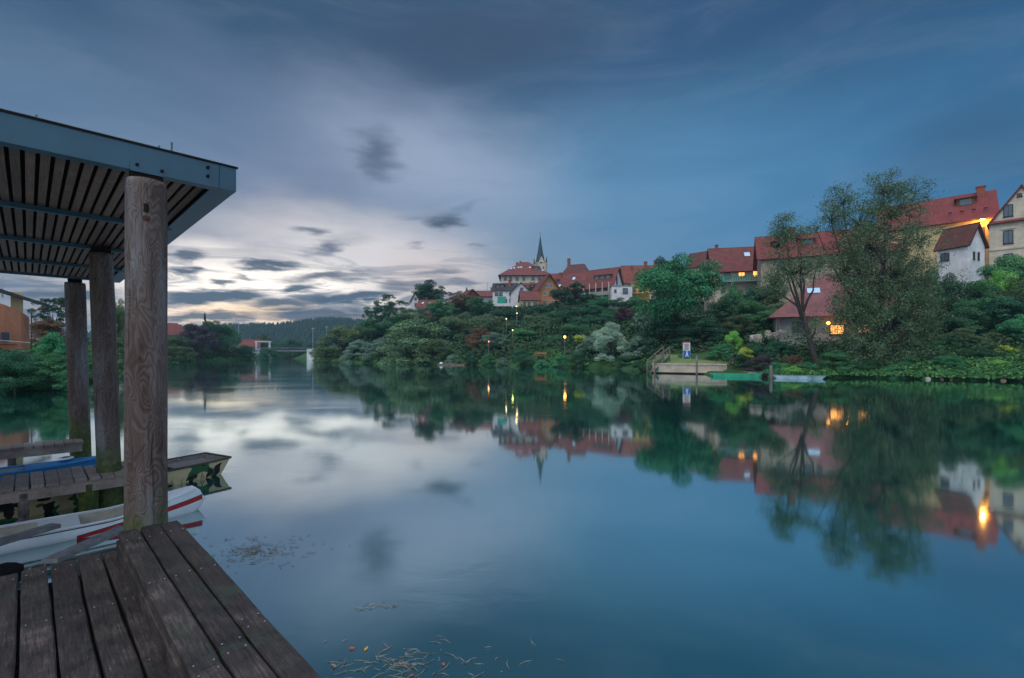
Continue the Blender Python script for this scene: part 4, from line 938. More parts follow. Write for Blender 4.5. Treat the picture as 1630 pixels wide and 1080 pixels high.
# TV aerial
def aerial(px, top, bot, D, label):
    x, y, _ = at(px, D); z0, z1 = zof(bot, D), zof(top, D)
    mb = MB(); mb.tube([(0, 0, z0 - 3), (0, 0, z1)], 0.05, 5)
    for k, l in enumerate((1.4, 1.1, 0.8)): mb.bar((-l / 2, 0, z1 - 0.1 - k * 0.5), (l / 2, 0, z1 - 0.1 - k * 0.5), 0.05)
    o = mb.build('roof_aerial', M_metal); o.location = (x, y, 0); tag(o, label, 'aerial')
aerial(776, 450, 468, 199, 'thin television aerial above the low grey house left of the manor')
aerial(1046, 411, 424, 168, 'thin television aerial on the long orange red roof')

# ------------------------------------------------------------------ bridge and far bank
def part(name, mat_, parent, fn):
    mb = MB(); fn(mb); return mb.build(name, mat_, parent)
bp0, bp1 = Vector(at(392, 216)), Vector(at(512, 216))
br = thing('footbridge', (0, 0, 0), 0, 'low grey bridge crossing the river far away', 'bridge')
M_steel = mat('bridge_steel', (0.17, 0.20, 0.22), 0.6, 0.15, 0.5)
part('deck', M_steel, br, lambda m: m.bar((bp0.x, 216, 4.0), (bp1.x, 216, 4.0), 3.5, 0.55))
def rail_(m):
    for yy in (214.3, 217.7):
        m.bar((bp0.x, yy, 5.5), (bp1.x, yy, 5.5), 0.10); m.bar((bp0.x, yy, 4.95), (bp1.x, yy, 4.95), 0.06)
        for k in range(24): m.bar((bp0.x + k * 1.46, yy, 4.2), (bp0.x + k * 1.46, yy, 5.5), 0.07)
part('railing', M_steel, br, rail_)
part('pier', mat('pier_concrete', (0.62, 0.62, 0.60), 0.9, 0.1, 0.4), br, lambda m: m.box((at(496, 214)[0], 215.5, 1.7), (3.6, 4.6, 6.2)))
gp = at(418, 219)[0]
def portal(m):
    for sx in (-1, 1): m.box((gp + sx * 3.0, 219.5, 4.6), (0.7, 0.7, 7.0))
    m.box((gp, 219.5, 8.2), (7.4, 0.72, 0.6))
pf = MB(); portal(pf); pf = pf.build('portal_frame', mat('portal_concrete', (0.58, 0.60, 0.60), 0.9, 0.1, 0.4)); tag(pf, 'white open concrete frame at the left end of the bridge', 'frame')
house('red_house', 397, 226, zof(562, 226), 8.0, 8, 3.0, 3.2, 'white', 'red', 'small house with bright red roof beside the bridge', group='houses near the bridge', chim=[(2.5, 4, 1.0, 0.8)], wins=[('f', -2, 1.6, 1, 1), ('f', 2, 1.6, 1, 1)])
house('red_house', 268, 176, 1.4, 12.0, 9, 8.2, 4.2, 'salmon', 'red', 'red roofed house half hidden by trees right of the front post', group='houses near the bridge', hip=3.5, chim=[(-2.5, 4, 1.0, 0.8)], wins=[('f', -3, 5.4, 1.2, 1.3), ('f', 0, 5.4, 1.2, 1.3), ('f', 3, 5.4, 1.2, 1.3)], turn=10)
def mast(px, top, bot, D, label, r=0.15):
    x, y, _ = at(px, D); mb = MB(); z0 = zof(bot, D); mb.tube([(0, 0, z0 - 8), (0, 0, zof(top, D))], [r, r * 0.6], 6)
    mb.bar((-0.8, 0, zof(top, D) - 0.3), (0.8, 0, zof(top, D) - 0.3), 0.2)
    o = mb.build('mast', mat('pale_mast_%d' % px, (0.5, 0.55, 0.58), 0.6, 0.1)); o.location = (x, y, 0); tag(o, label, 'mast', 'pale masts in front of the wooded hill')
mast(380, 515, 536, 260, 'pale mast left of the red roofed house by the bridge')
mast(498, 522, 556, 250, 'pale mast rising behind the white bridge pier')
mast(520, 520, 545, 250, 'pale mast between the bridge pier and the olive willow')
LB = [
 ('tree', 'mound', 'olive', 280, 531, 44, 147, 'yellowish green bush tree just right of the front post on the far left bank', 1),
 ('tree', 'round', 'plum', 316, 512, 54, 156, 'dark purplish tree on the far left bank', 1),
 ('spruce_tree', 'conifer', 'dark', 326, 498, 16, 168, 'dark spruce tip above the purplish tree', 1),
 ('tree', 'round', 'dark', 341, 508, 44, 168, 'dark tree right of the spruce tip on the far left bank', 1),
 ('tree', 'round', 'mid', 362, 515, 40, 172, 'green tree at the right side of the dark group on the far left bank', 1),
 ('tree', 'mound', 'dark', 388, 548, 34, 180, 'low dark tree below the small red roofed house', 1),
 ('tree', 'round', 'olive', 415, 530, 26, 236, 'olive tree behind the white concrete frame', 1),
 ('tree', 'mound', 'teal', 426, 553, 36, 206, 'low bush under the left end of the bridge', 1),
 ('tree', 'mound', 'dark', 462, 538, 44, 262, 'dark tree behind the middle of the bridge', 1),
 ('tree', 'mound', 'dark', 498, 545, 40, 270, 'dark tree behind the white bridge pier', 1),
 ('tree', 'mound', 'dark', 436, 545, 36, 270, 'dark tree behind the left half of the bridge', 1),
 ('tree', 'round', 'olive', 188, 472, 34, 78, 'slender pale tree seen between the second and the front post', 1),
 ('tree', 'mound', 'olive', 172, 530, 60, 58, 'olive bush seen between the wooden posts', 1),
 ('tree', 'mound', 'dark', 236, 540, 80, 100, 'dark tree hidden mostly behind the front post', 1),
 ('shrub', 'mound', 'teal', 24, 556, 90, 28.6, 'blue green willow shrub hanging over the water at the left edge', 0),
 ('shrub', 'mound', 'mid', 84, 560, 70, 29.6, 'green willow shrub hanging over the water left of the rearmost post', 0),
 ('shrub', 'mound', 'teal', 18, 550, 120, 31, 'big blue green willow shrub at the left edge of the view', 0),
 ('shrub', 'mound', 'bright', 86, 526, 60, 33, 'green willow shrub left of the rearmost post', 0),
 ('shrub', 'mound', 'mid', 122, 548, 70, 38, 'green shrub behind the rearmost post', 0),
 ('tree', 'airy', 'dark', 84, 470, 56, 62, 'dark bare looking tree behind the orange house', 1),
 ('tree', 'mound', 'rust', 78, 505, 50, 56, 'reddish brown bush behind the orange house', 1),
]
for n_, k_, c_, p_, t_, w_, D_, l_, tr_ in LB:
    tree(n_, k_, c_, p_, t_, w_, D_, l_, cat='tree' if tr_ else 'bush', group='trees of the left bank' if tr_ else 'shrubs of the left bank', fine=D_ < 80)

# orange modern house on the left bank
def orange_house():
    D = 37.0; o = thing('orange_house', (*at(0, D)[:2], 2.2), 0, 'orange modern house with curved wall and dark flying roof on the left bank', 'house')
    k = D / FPX
    # curved wall footprint from px -150 to 44, bending away at its right end
    arc = [(-13, 0), (-4, 0.0), (-1.5, 0.15), (0.3, 0.6), (1.6, 1.4), (2.2, 2.6)]
    inner = [(2.0, 2.9), (-13, 7.5)]
    wz = zof(478, D) - 2.2
    mb = MB(); n = len(arc)
    poly = arc + [(2.2, 8), (-13, 8)]
    tops = [wz + 0.55, wz + 0.35, wz + 0.15, wz - 0.3, wz - 0.75, wz - 1.1, wz - 1.1, wz + 0.5]
    m_ = len(poly)
    vs = [(x, y, -2) for x, y in poly] + [(x, y, t) for (x, y), t in zip(poly, tops)]
    mb.add(vs, [tuple(range(m_ - 1, -1, -1)), tuple(range(m_, 2 * m_))] + [(i, (i + 1) % m_, m_ + (i + 1) % m_, m_ + i) for i in range(m_)])
    mb.build('wall', WL['salmon'], o)
    # recessed upper storey and roof
    part('upper_wall', WL['timber'], o, lambda m: m.box((-5.5, 4.4, wz - 0.1), (10, 5, 2.2)))
    part('corner_block', WL['pale_yellow'], o, lambda m: m.box((1.2, 4.0, wz - 0.2), (1.0, 1.6, 2.2)))
    part('upper_window', M_glass, o, lambda m: m.box((-0.6, 1.85, wz + 1.1), (1.0, 0.1, 1.3)))
    part('upper_window_frame', M_frameW, o, lambda m: m.box((0.1, 1.82, wz + 1.1), (0.16, 0.16, 1.6)))
    mb = MB(); roofslab(mb, [(-13, -1.2, wz + 4.2), (3.9, 1.6, wz - 0.05), (4.2, 3.4, wz - 0.05), (-13, 8.5, wz + 4.3)], 0.22); mb.build('roof', mat('dark_flying_roof', (0.07, 0.065, 0.075), 0.7, 0.15), o)
    for zz, a, b in ((wz - 1.75, -0.6, 0.1), (wz - 1.75, 0.4, 0.9)):
        pass
    def wn(u0, u1, z0, z1, yoff=-0.05):
        mb = MB(); yy = 0.0 if u1 < -1 else 0.35
        mb.add([(u0, yoff + (0 if u0 < -1.4 else 0.12), z0), (u1, yoff + (0.12 if u1 < 0 else 0.55), z0), (u1, yoff + (0.12 if u1 < 0 else 0.55), z1), (u0, yoff + (0 if u0 < -1.4 else 0.12), z1),
                (u0, 0.6, z0), (u1, 0.9, z0), (u1, 0.9, z1), (u0, 0.6, z1)], [(0, 1, 2, 3), (4, 7, 6, 5), (0, 4, 5, 1), (3, 2, 6, 7), (0, 3, 7, 4), (1, 5, 6, 2)])
        w_ = mb.build('window', M_glass, o); return w_
    o.rotation_euler = (0, 0, R(44)); o.scale = (0.69, 0.69, 1)
    wn(-3.2, -1.6, 0.2, 3.6); wn(-0.9, -0.2, wz - 3.1, wz - 2.3); wn(0.1, 0.7, wz - 3.1, wz - 2.45)
    for q in range(5): part('slat', WL['timber'], o, lambda m: m.bar((-1.2, -0.28, wz - 3.4 - q * 0.45), (1.3, 0.75, wz - 3.4 - q * 0.45), 0.06, 0.08))
    part('drain_pipe', WL['timber'], o, lambda m: m.tube([(3.7, 1.6, wz - 0.3), (2.45, 1.6, wz - 0.7), (2.45, 1.6, -1)], 0.07, 6))
    part('handrail', M_frameW, o, lambda m: m.bar((-3.5, -1.2, 1.35), (2.4, -0.6, 1.0), 0.06))
orange_house()

# ------------------------------------------------------------------ riverside furniture
M_oldwood = mat('weathered_wood', (0.20, 0.17, 0.15), 0.85, 0.35, 9, (0.08, 0.065, 0.055), bump=0.5)
# quay wall
def quay():
    o = thing('quay_wall', (0, 0, 0), 0, 'pale concrete quay wall below the lawn and the blue sign', 'quay')
    a = Vector(at(1040, 59.2)); b = Vector(at(1158, 55.0)); c = Vector(at(1222, 49.5))
    part('wall', M_conc, o, lambda m: (m.bar((a.x, a.y, 0.32), (b.x, b.y, 0.32), 0.9, 1.5), m.bar((b.x, b.y, 0.0), (c.x, c.y, 0.0), 0.8, 0.9)))
    part('wet_band', M_dark, o, lambda m: m.bar((a.x - 0.1, a.y - 0.01, 0.0), (b.x, b.y - 0.01, 0.0), 0.92, 0.30))
    part('coping', mat('coping_stone', (0.5, 0.44, 0.36), 0.9, 0.2, 2), o, lambda m: m.bar((a.x, a.y, 1.14), (b.x, b.y, 1.14), 1.1, 0.13))
quay()
# lawn behind
M_lawn, N_, b_ = new_mat('dry_lawn'); _tc = N_.n('ShaderNodeTexCoord').outputs['Object']
N_.put(b_.inputs['Base Color'], N_.ramp(N_.noise(_tc, 0.5, 8, 0.65), [(0.35, (0.10, 0.17, 0.05)), (0.55, (0.17, 0.22, 0.08)), (0.7, (0.26, 0.20, 0.13))])); b_.inputs['Roughness'].default_value = 0.95
mb = MB(); a = at(1036, 60); b = at(1160, 55.3); c = at(1166, 61); d = at(1046, 67)
NG = 14; vs = []
for i in range(NG + 1):
    for j in range(NG + 1):
        u = i / NG; v = j / NG
        p = Vector(a).lerp(Vector(b), u).lerp(Vector(d).lerp(Vector(c), u), v)
        vs.append((p.x, p.y, 1.06 + 1.22 * v ** 0.8 + 0.05 * math.sin(i * 1.7 + j * 2.1)))
mb.add(vs, [(i * (NG + 1) + j, (i + 1) * (NG + 1) + j, (i + 1) * (NG + 1) + j + 1, i * (NG + 1) + j + 1) for i in range(NG) for j in range(NG)])
tag(mb.build('lawn', M_lawn, smooth=True), kind='structure')
# garden steps
st_ = thing('garden_steps', (*at(1172, 55.5)[:2], 0.6), R(-20), 'rough stone garden steps between the bright and the yellow bush', 'steps')
for k in range(6): part('step', mat('rough_stone_%d' % k, (0.26, 0.21, 0.16), 0.9, 0.4, 3, bump=0.5), st_, lambda m: m.box((0.1 * k, 0.35 * k, 0.12 + 0.22 * k), (1.9, 0.5, 0.24), bev=0.03))
# wooden steps with railings
def river_steps():
    o = thing('wooden_stairs', (0, 0, 0), 0, 'wooden river stairs with two handrails left of the quay wall', 'stairs')
    pA = [at(1030, 59.5, 0.35), at(1056, 61.5, 2.1)]; pB = [at(1042, 57.8, 0.35), at(1066, 60.5, 2.1)]
    for P_ in (pA, pB):
        q0, q1 = Vector(P_[0]), Vector(P_[1])
        part('handrail', M_oldwood, o, lambda m: (m.bar(q0 + Vector((0, 0, 1.15)), q1 + Vector((0, 0, 1.15)), 0.10), m.bar(q0 + Vector((0, 0, 0.65)), q1 + Vector((0, 0, 0.65)), 0.07)))
        for t in (0, 0.5, 1.0):
            q = q0.lerp(q1, t); part('railing_post', M_oldwood, o, lambda m: m.bar(q - Vector((0, 0, 1.2)), q + Vector((0, 0, 1.2)), 0.13))
        part('stringer', mat('green_stained_board', (0.05, 0.16, 0.11), 0.8), o, lambda m: m.bar(q0 - Vector((0, 0, 0.1)), q1 - Vector((0, 0, 0.1)), 0.08, 0.3))
    def tr(m):
        for k in range(8):
            t = k / 7; a_ = Vector(pA[0]).lerp(Vector(pA[1]), t); b_ = Vector(pB[0]).lerp(Vector(pB[1]), t); m.bar(a_, b_, 0.28, 0.05)
    part('treads', M_oldwood, o, tr)
river_steps()
def pole(px, top, bot, D, r, label):
    x, y, _ = at(px, D); mb = MB(); mb.tube([(0, 0, -1.2), (0.01, 0, 1), (0, 0.01, zof(top, D))], [r, r * 0.95, r * 0.9], 10)
    o = mb.build('mooring_post', M_oldwood, smooth=True); o.location = (x, y, 0); tag(o, label, 'post', 'mooring posts at the far quay')
pole(1109, 566, 600, 54.3, 0.11, 'slim wooden mooring post in front of the quay wall')
pole(1227, 582, 604, 46.0, 0.15, 'thicker wooden mooring post between the two moored boats')
# sign: red band, photo of a figure above, blue board with white mark
def sign():
    x, y, _ = at(1093, 61); o = thing('sign_board', (x, y, 1.9), R(-18), 'tall blue and white sign with red top standing on the lawn', 'sign')
    for sx in (-0.42, 0.42): part('sign_post', M_frameW, o, lambda m: m.bar((sx, 0.06, -1.0), (sx, 0.06, 1.9), 0.06))
    part('white_panel', mat('sign_white', (0.62, 0.64, 0.66), 0.6, 0.05), o, lambda m: m.box((-0.02, 0, 1.35), (0.86, 0.05, 1.0)))
    part('red_band', mat('sign_red', (0.6, 0.03, 0.04), 0.6, 0.05), o, lambda m: m.box((-0.02, 0, 1.925), (0.86, 0.05, 0.14)))
    part('blue_panel', mat('sign_blue', (0.02, 0.13, 0.55), 0.6, 0.05), o, lambda m: m.box((0.04, 0, 0.42), (0.76, 0.05, 0.84)))
    dk = mat('sign_ink', (0.06, 0.08, 0.12), 0.6, 0.05)
    def ink(m):
        for k in range(5): m.box((-0.05 + 0.05 * (k % 2), -0.03, 1.68 - k * 0.16), (0.55 - 0.07 * (k % 3), 0.02, 0.07))
    part('printed_lines', dk, o, ink)
    def fig(m):
        m.box((0.04, -0.03, 0.70), (0.14, 0.02, 0.14)); m.box((0.04, -0.03, 0.45), (0.22, 0.02, 0.28)); m.bar((0.0, -0.03, 0.34), (-0.14, -0.03, 0.08), 0.09, 0.02, up=(0, 1, 0)); m.bar((0.08, -0.03, 0.34), (0.22, -0.03, 0.08), 0.09, 0.02, up=(0, 1, 0))
    part('white_figure', mat('sign_white_mark', (0.8, 0.82, 0.85), 0.6, 0.05), o, fig)
sign()
# bench
bn = thing('park_bench', (*at(861, 95)[:2], gz(*at(861, 95)[:2]) + 0.3), 0, 'small brown wooden bench on the far bank path', 'bench')
M_bench = mat('bench_wood', (0.42, 0.17, 0.09), 0.7)
part('seat', M_bench, bn, lambda m: m.box((0, 0, 0.5), (2.2, 0.45, 0.08))); part('backrest', M_bench, bn, lambda m: m.box((0, 0.28, 0.95), (2.2, 0.06, 0.35)))
for sx in (-0.95, 0.95): part('leg', M_bench, bn, lambda m: m.box((sx, 0, 0.2), (0.1, 0.45, 0.55)))
# stones
for k, (px, D, s, lab) in enumerate([(1477, 44.0, 0.24, 'pale round stone at the waterline under the dark bush tree'), (1499, 43.6, 0.17, 'reddish stone right of the pale round stone'), (1597, 41.3, 0.22, 'pale brown stone near the right edge waterline'), (1514, 43.3, 0.13, 'smallest brown stone at the waterline')]):
    mb = MB(); mb.tube([(0, 0, -0.5 * s), (0, 0, -0.2 * s), (0.05 * s, 0, 0.35 * s), (0.1 * s, 0, 0.75 * s), (0.1 * s, 0, 0.95 * s)], [0.8 * s, s, 0.92 * s, 0.6 * s, 0.15 * s], 9)
    o = mb.build('river_stone', mat('stone_%d' % k, [(0.5, 0.46, 0.4), (0.4, 0.2, 0.14), (0.4, 0.28, 0.2), (0.25, 0.17, 0.12)][k], 0.9, 0.2, 3), smooth=True)
    x, y, _ = at(px, D); o.location = (x, y, 0.02); o.rotation_euler = (0.2, 0.1 * k, k); tag(o, lab, 'stone', 'stones at the far waterline')
# street lamps
def lamp(px, py, D, col, st, label, r=0.17, h=3.4):
    x, y, _ = at(px, D); z = zof(py, D); g = min(gz(x, y), z - 2.2)
    o = thing('street_lamp', (x, y, g), 0, label, 'street lamp', 'street lamps on the far slope')
    part('pole', M_metal, o, lambda m: m.tube([(0, 0, -0.5), (0, 0, z - g)], [0.06, 0.04], 6))
    part('lamp_shade', M_metal, o, lambda m: m.tube([(0, 0, z - g + r * 1.0), (0, 0, z - g + r * 1.5)], [r * 1.5, r * 0.4], 10))
    part('lamp_globe', emit('lamp_glow_%d' % px, col, st), o, lambda m: m.tube([(0, 0, z - g - r * 0.8), (0, 0, z - g), (0, 0, z - g + r * 0.9)], [r * 0.5, r, r * 0.7], 10))
    l = bpy.data.lights.new('street_lamp_light', 'POINT'); l.energy = 55 * st / 20 * (D / 90) ** 1; l.color = col; l.shadow_soft_size = r
    lo = bpy.data.objects.new('street_lamp_light', l); COL.objects.link(lo); lo.parent = o; lo.location = (0, -0.5, z - g - 0.2)
OR = (1.0, 0.36, 0.05)
lamp(899, 537, 90, OR, 9, 'brightest orange street lamp above the bench', 0.24)
lamp(778, 544, 102, (1.0, 0.25, 0.08), 5, 'small orange lamp low on the slope', 0.13)
lamp(806, 508, 116, (1.0, 0.75, 0.35), 4, 'pale yellow lamp among the trees left of the stairs', 0.13)
lamp(823, 499, 120, (1.0, 0.70, 0.25), 3.5, 'lower of the two stacked lamps beside the yellow house', 0.13)
lamp(822, 488, 122, (1.0, 0.6, 0.15), 4, 'upper of the two stacked lamps beside the yellow house', 0.15)
lamp(816, 526, 108, (0.75, 0.9, 0.12), 4.5, 'yellow green lamp lighting the leaves on the slope', 0.13)
# warm lamp in the boathouse porch
l = bpy.data.lights.new('porch_light', 'POINT'); l.energy = 75; l.color = OR; l.shadow_soft_size = 0.15
lo = bpy.data.objects.new('porch_light', l); COL.objects.link(lo); lo.parent = hW; lo.location = (0.2, -1.6, 1.6)
for q in ((-1.8, -1.3, 1.7), (3.2, -1.3, 1.9)):
    part('porch_lamp', emit('porch_lamp_glow', OR, 6), hW, lambda m: m.tube([(q[0], q[1], q[2] - 0.2), (q[0], q[1], q[2]), (q[0], q[1], q[2] + 0.2)], [0.1, 0.26, 0.1], 8))

# ------------------------------------------------------------------ foreground: shelter, deck, jetties, boats
def F(T, S, z=0.0): return Vector((T - S, T + S, z))
VV = Vector((1, 1, 0)).normalized(); UU = Vector((-1, 1, 0)).normalized()
# post wood: swirling weathered grain, moss near the water
M_post, N_, b_ = new_mat('weathered_post_wood')
_tc = N_.n('ShaderNodeTexCoord').outputs['Object']
_oi = N_.n('ShaderNodeObjectInfo').outputs['Random']
_p = N_.vmath('ADD', N_.mapping(_tc, scale=(4.6, 4.6, 1.9)), N_.vmath('SCALE', (9.0, 4.0, 6.0), scale=_oi))
_w1 = N_.noise(_p, 1.0, 2.2, 0.5, 0.7)
_band = N_.math('ABSOLUTE', N_.math('SINE', N_.math('MULTIPLY', _w1, 60.0)))
_wide = N_.noise(N_.vmath('ADD', N_.mapping(_tc, scale=(5, 5, 0.8)), N_.vmath('SCALE', (3.0, 7.0, 1.0), scale=_oi)), 0.8, 4, 0.6)
_base = N_.ramp(_wide, [(0.3, (0.070, 0.036, 0.028)), (0.5, (0.15, 0.105, 0.09)), (0.7, (0.25, 0.25, 0.27))])
_c = N_.mix(N_.math('MULTIPLY', N_.maprange(_band, 0.0, 0.5, 1, 0), 0.38), _base, (0.025, 0.017, 0.016))
_c = N_.mix(N_.math('MULTIPLY', N_.maprange(_band, 0.75, 1.0), 0.12), _c, (0.34, 0.34, 0.36))
_vc = N_.noise(N_.mapping(_tc, scale=(26, 26, 0.9)), 1.0, 3, 0.6, 0.3)
_c = N_.mix(N_.math('MULTIPLY', N_.maprange(_vc, 0.38, 0.30), 0.75), _c, (0.012, 0.009, 0.009))
_fine = N_.noise(N_.mapping(_tc, scale=(60, 60, 4)), 1.0, 3, 0.6)
_c = N_.mix(N_.math('MULTIPLY', N_.maprange(_fine, 0.5, 0.7), 0.4), _c, (0.03, 0.022, 0.02))
_geo = N_.n('ShaderNodeNewGeometry'); _sp = N_.n('ShaderNodeSeparateXYZ'); N_.put(_sp.inputs[0], _geo.outputs['Position'])
_mn = N_.noise(_tc, 3.5, 6, 0.7)
_moss = N_.maprange(N_.math('ADD', _sp.outputs[2], N_.math('MULTIPLY', _mn, 1.5)), 1.95, 1.25)
_mc = N_.ramp(N_.noise(_tc, 14, 5, 0.7), [(0.3, (0.025, 0.045, 0.015)), (0.55, (0.075, 0.12, 0.02)), (0.75, (0.14, 0.19, 0.04))])
_c = N_.mix(N_.math('MULTIPLY', _moss, 0.9), _c, _mc)
N_.put(b_.inputs['Base Color'], _c); b_.inputs['Roughness'].default_value = 0.72
_bp = N_.n('ShaderNodeBump'); _bp.inputs['Strength'].default_value = 0.5; _bp.inputs['Distance'].default_value = 0.006
N_.put(_bp.inputs['Height'], N_.math('ADD', _band, N_.math('MULTIPLY', N_.noise(_tc, 30, 5, 0.7), 1.5))); N_.put(b_.inputs['Normal'], _bp.outputs[0])

def plank_mat(name, c_lo, c_hi, c_pale, green=0.3, scale=(3, 3, 3)):
    m, N, b = new_mat(name)
    tc = N.n('ShaderNodeTexCoord').outputs['Object']
    rot = N.mapping(tc, rot=(0, 0, R(45)))
    grain = N.noise(N.mapping(rot, scale=(6, 95, 60)), 1.0, 4, 0.65, 0.4)
    blotch = N.noise(tc, 3.2, 6, 0.7)
    isl = N.n('ShaderNodeNewGeometry').outputs['Random Per Island']
    c = N.ramp(N.math('ADD', N.math('MULTIPLY', grain, 0.45), N.math('MULTIPLY', blotch, 0.6)), [(0.38, c_lo), (0.56, c_hi), (0.74, c_pale)])
    c = N.vmath('SCALE', c, scale=N.maprange(isl, 0, 1, 0.75, 1.25, 'LINEAR'))
    gr = N.noise(tc, 5.0, 5, 0.7)
    c = N.mix(N.math('MULTIPLY', N.maprange(gr, 0.52, 0.68), green), c, (0.035, 0.055, 0.035))
    sc = N.noise(N.mapping(rot, scale=(28, 170, 80)), 1.0, 3, 0.7)
    c = N.mix(N.math('MULTIPLY', N.maprange(sc, 0.64, 0.74), 0.45), c, tuple(min(1, q * 2.6) for q in c_pale))
    cr = N.noise(N.mapping(rot, scale=(4, 120, 60)), 1.0, 3, 0.6, 0.8)
    crm = N.maprange(cr, 0.36, 0.28)
    c = N.mix(N.math('MULTIPLY', crm, 0.8), c, (0.006, 0.005, 0.005))
    N.put(b.inputs['Base Color'], c)
    N.put(b.inputs['Roughness'], N.maprange(blotch, 0.3, 0.7, 0.48, 0.8, 'LINEAR'))
    bp = N.n('ShaderNodeBump'); bp.inputs['Strength'].default_value = 0.7; bp.inputs['Distance'].default_value = 0.006
    N.put(bp.inputs['Height'], N.math('SUBTRACT', N.math('ADD', grain, N.noise(tc, 40, 5, 0.75)), N.math('MULTIPLY', crm, 1.2)))
    N.put(b.inputs['Normal'], bp.outputs[0]); b.inputs['Specular IOR Level'].default_value = 0.4
    return m
M_deck = plank_mat('wet_dark_planks', (0.007, 0.006, 0.006), (0.038, 0.030, 0.029), (0.14, 0.108, 0.10), 0.5)
M_jet = plank_mat('grey_brown_planks', (0.17, 0.125, 0.108), (0.34, 0.265, 0.235), (0.52, 0.43, 0.38), 0.12)
M_soffit = plank_mat('soffit_slats', (0.10, 0.050, 0.034), (0.20, 0.110, 0.078), (0.33, 0.21, 0.16), 0.0)
M_fascia = mat('blue_grey_sheet_metal', (0.05, 0.115, 0.16), 0.42, 0.08, 0.9, (0.04, 0.092, 0.13), metal=0.35, bump=0.06, spec=0.5)

def post(base, top, r0, r1, label, dip=0.9):
    x0, y0, _ = base
    o = thing('timber_post', (x0, y0, 0), 0, label, 'post', 'round posts carrying the shelter roof')
    n, m = 56, 90; rs = np.random.default_rng(int(r0 * 1e5)); z = np.linspace(-dip, top[2], m); th = np.linspace(0, 2 * np.pi, n, endpoint=False)
    Z, T_ = np.meshgrid(z, th, indexing='ij'); t = (Z - 0) / top[2]
    rr = r0 + (r1 - r0) * t
    ph = rs.uniform(0, 6, 6)
    rr = rr * (1 + 0.012 * np.sin(2 * T_ + ph[0] + Z * 0.7) + 0.010 * np.sin(3 * T_ + ph[1] - Z * 1.1) + 0.006 * np.sin(Z * 5 + ph[2] + 2 * T_) + 0.004 * np.sin(9 * T_ + Z * 3 + ph[3]))
    # drying cracks
    for a, w, d in ((4.05, 0.028, 0.03), (5.2, 0.02, 0.018), (3.3, 0.02, 0.014), (0.9, 0.03, 0.03)):
        aa = a + 0.05 * np.sin(Z * 2.1 + ph[4])
        dd = np.angle(np.exp(1j * (T_ - aa))); rr = rr - r0 * d * np.exp(-(dd / (w * 2.2)) ** 2) * (0.55 + 0.45 * np.sin(Z * 1.5 + a))
    edge = np.clip((top[2] - Z) / 0.02, 0, 1); rr = rr * (0.97 + 0.03 * edge)
    Xp = rr * np.cos(T_) + (top[0] - x0) * t; Yp = rr * np.sin(T_) + (top[1] - y0) * t
    V = np.stack([Xp, Yp, Z], -1).reshape(-1, 3)
    idx = np.arange(n * m).reshape(m, n); nx = np.roll(idx, -1, axis=1)
    Fq = np.stack([idx[:-1], nx[:-1], nx[1:], idx[1:]], -1).reshape(-1, 4)
    V = np.vstack([V, [[top[0] - x0, top[1] - y0, top[2] + 0.004]]]); c = len(V) - 1
    last = idx[-1]; cap = np.stack([last, np.roll(last, -1), np.full(n, c), np.full(n, c)], -1)
    me = bpy.data.meshes.new('shaft'); me.from_pydata(V.tolist(), [], [tuple(f) for f in Fq.tolist()] + [(int(a), int(b), c) for a, b in zip(last, np.roll(last, -1))]); me.materials.append(M_post); me.update()
    me.polygons.foreach_set('use_smooth', [True] * len(Fq) + [False] * n)
    s = bpy.data.objects.new('shaft', me); COL.objects.link(s); s.parent = o
    return o
PT = H + 1.475
P1 = post((-3.13, 4.14, 0), (-3.13, 4.14, PT), 0.152, 0.148, 'front round timber post standing at the end of the deck, mossy at its foot')
P2 = post((-5.86, 7.06, 0), (-5.98, 7.04, PT), 0.142, 0.138, 'middle round timber post rising through the near jetty')
P3 = post((-8.88, 9.97, 0), (-8.99, 9.95, PT), 0.172, 0.166, 'rearmost dark round timber post by the far jetty')
# knot and hole near the top of the front post
mb = MB(); mb.tube([(0.09, -0.125, PT - 0.34), (0.085, -0.115, PT - 0.34)], [0.024, 0.030], 10); mb.tube([(0.095, -0.130, PT - 0.34), (0.085, -0.115, PT - 0.34)], [0.010, 0.010], 8)
k_ = mb.build('knot', mat('knot_wood', (0.10, 0.045, 0.03), 0.8)); k_.parent = P1
mb = MB(); mb.bar((0.088, -0.116, PT - 0.22), (0.088, -0.116, PT - 0.29), 0.03, 0.03); k_ = mb.build('slot', M_dark); k_.parent = P1

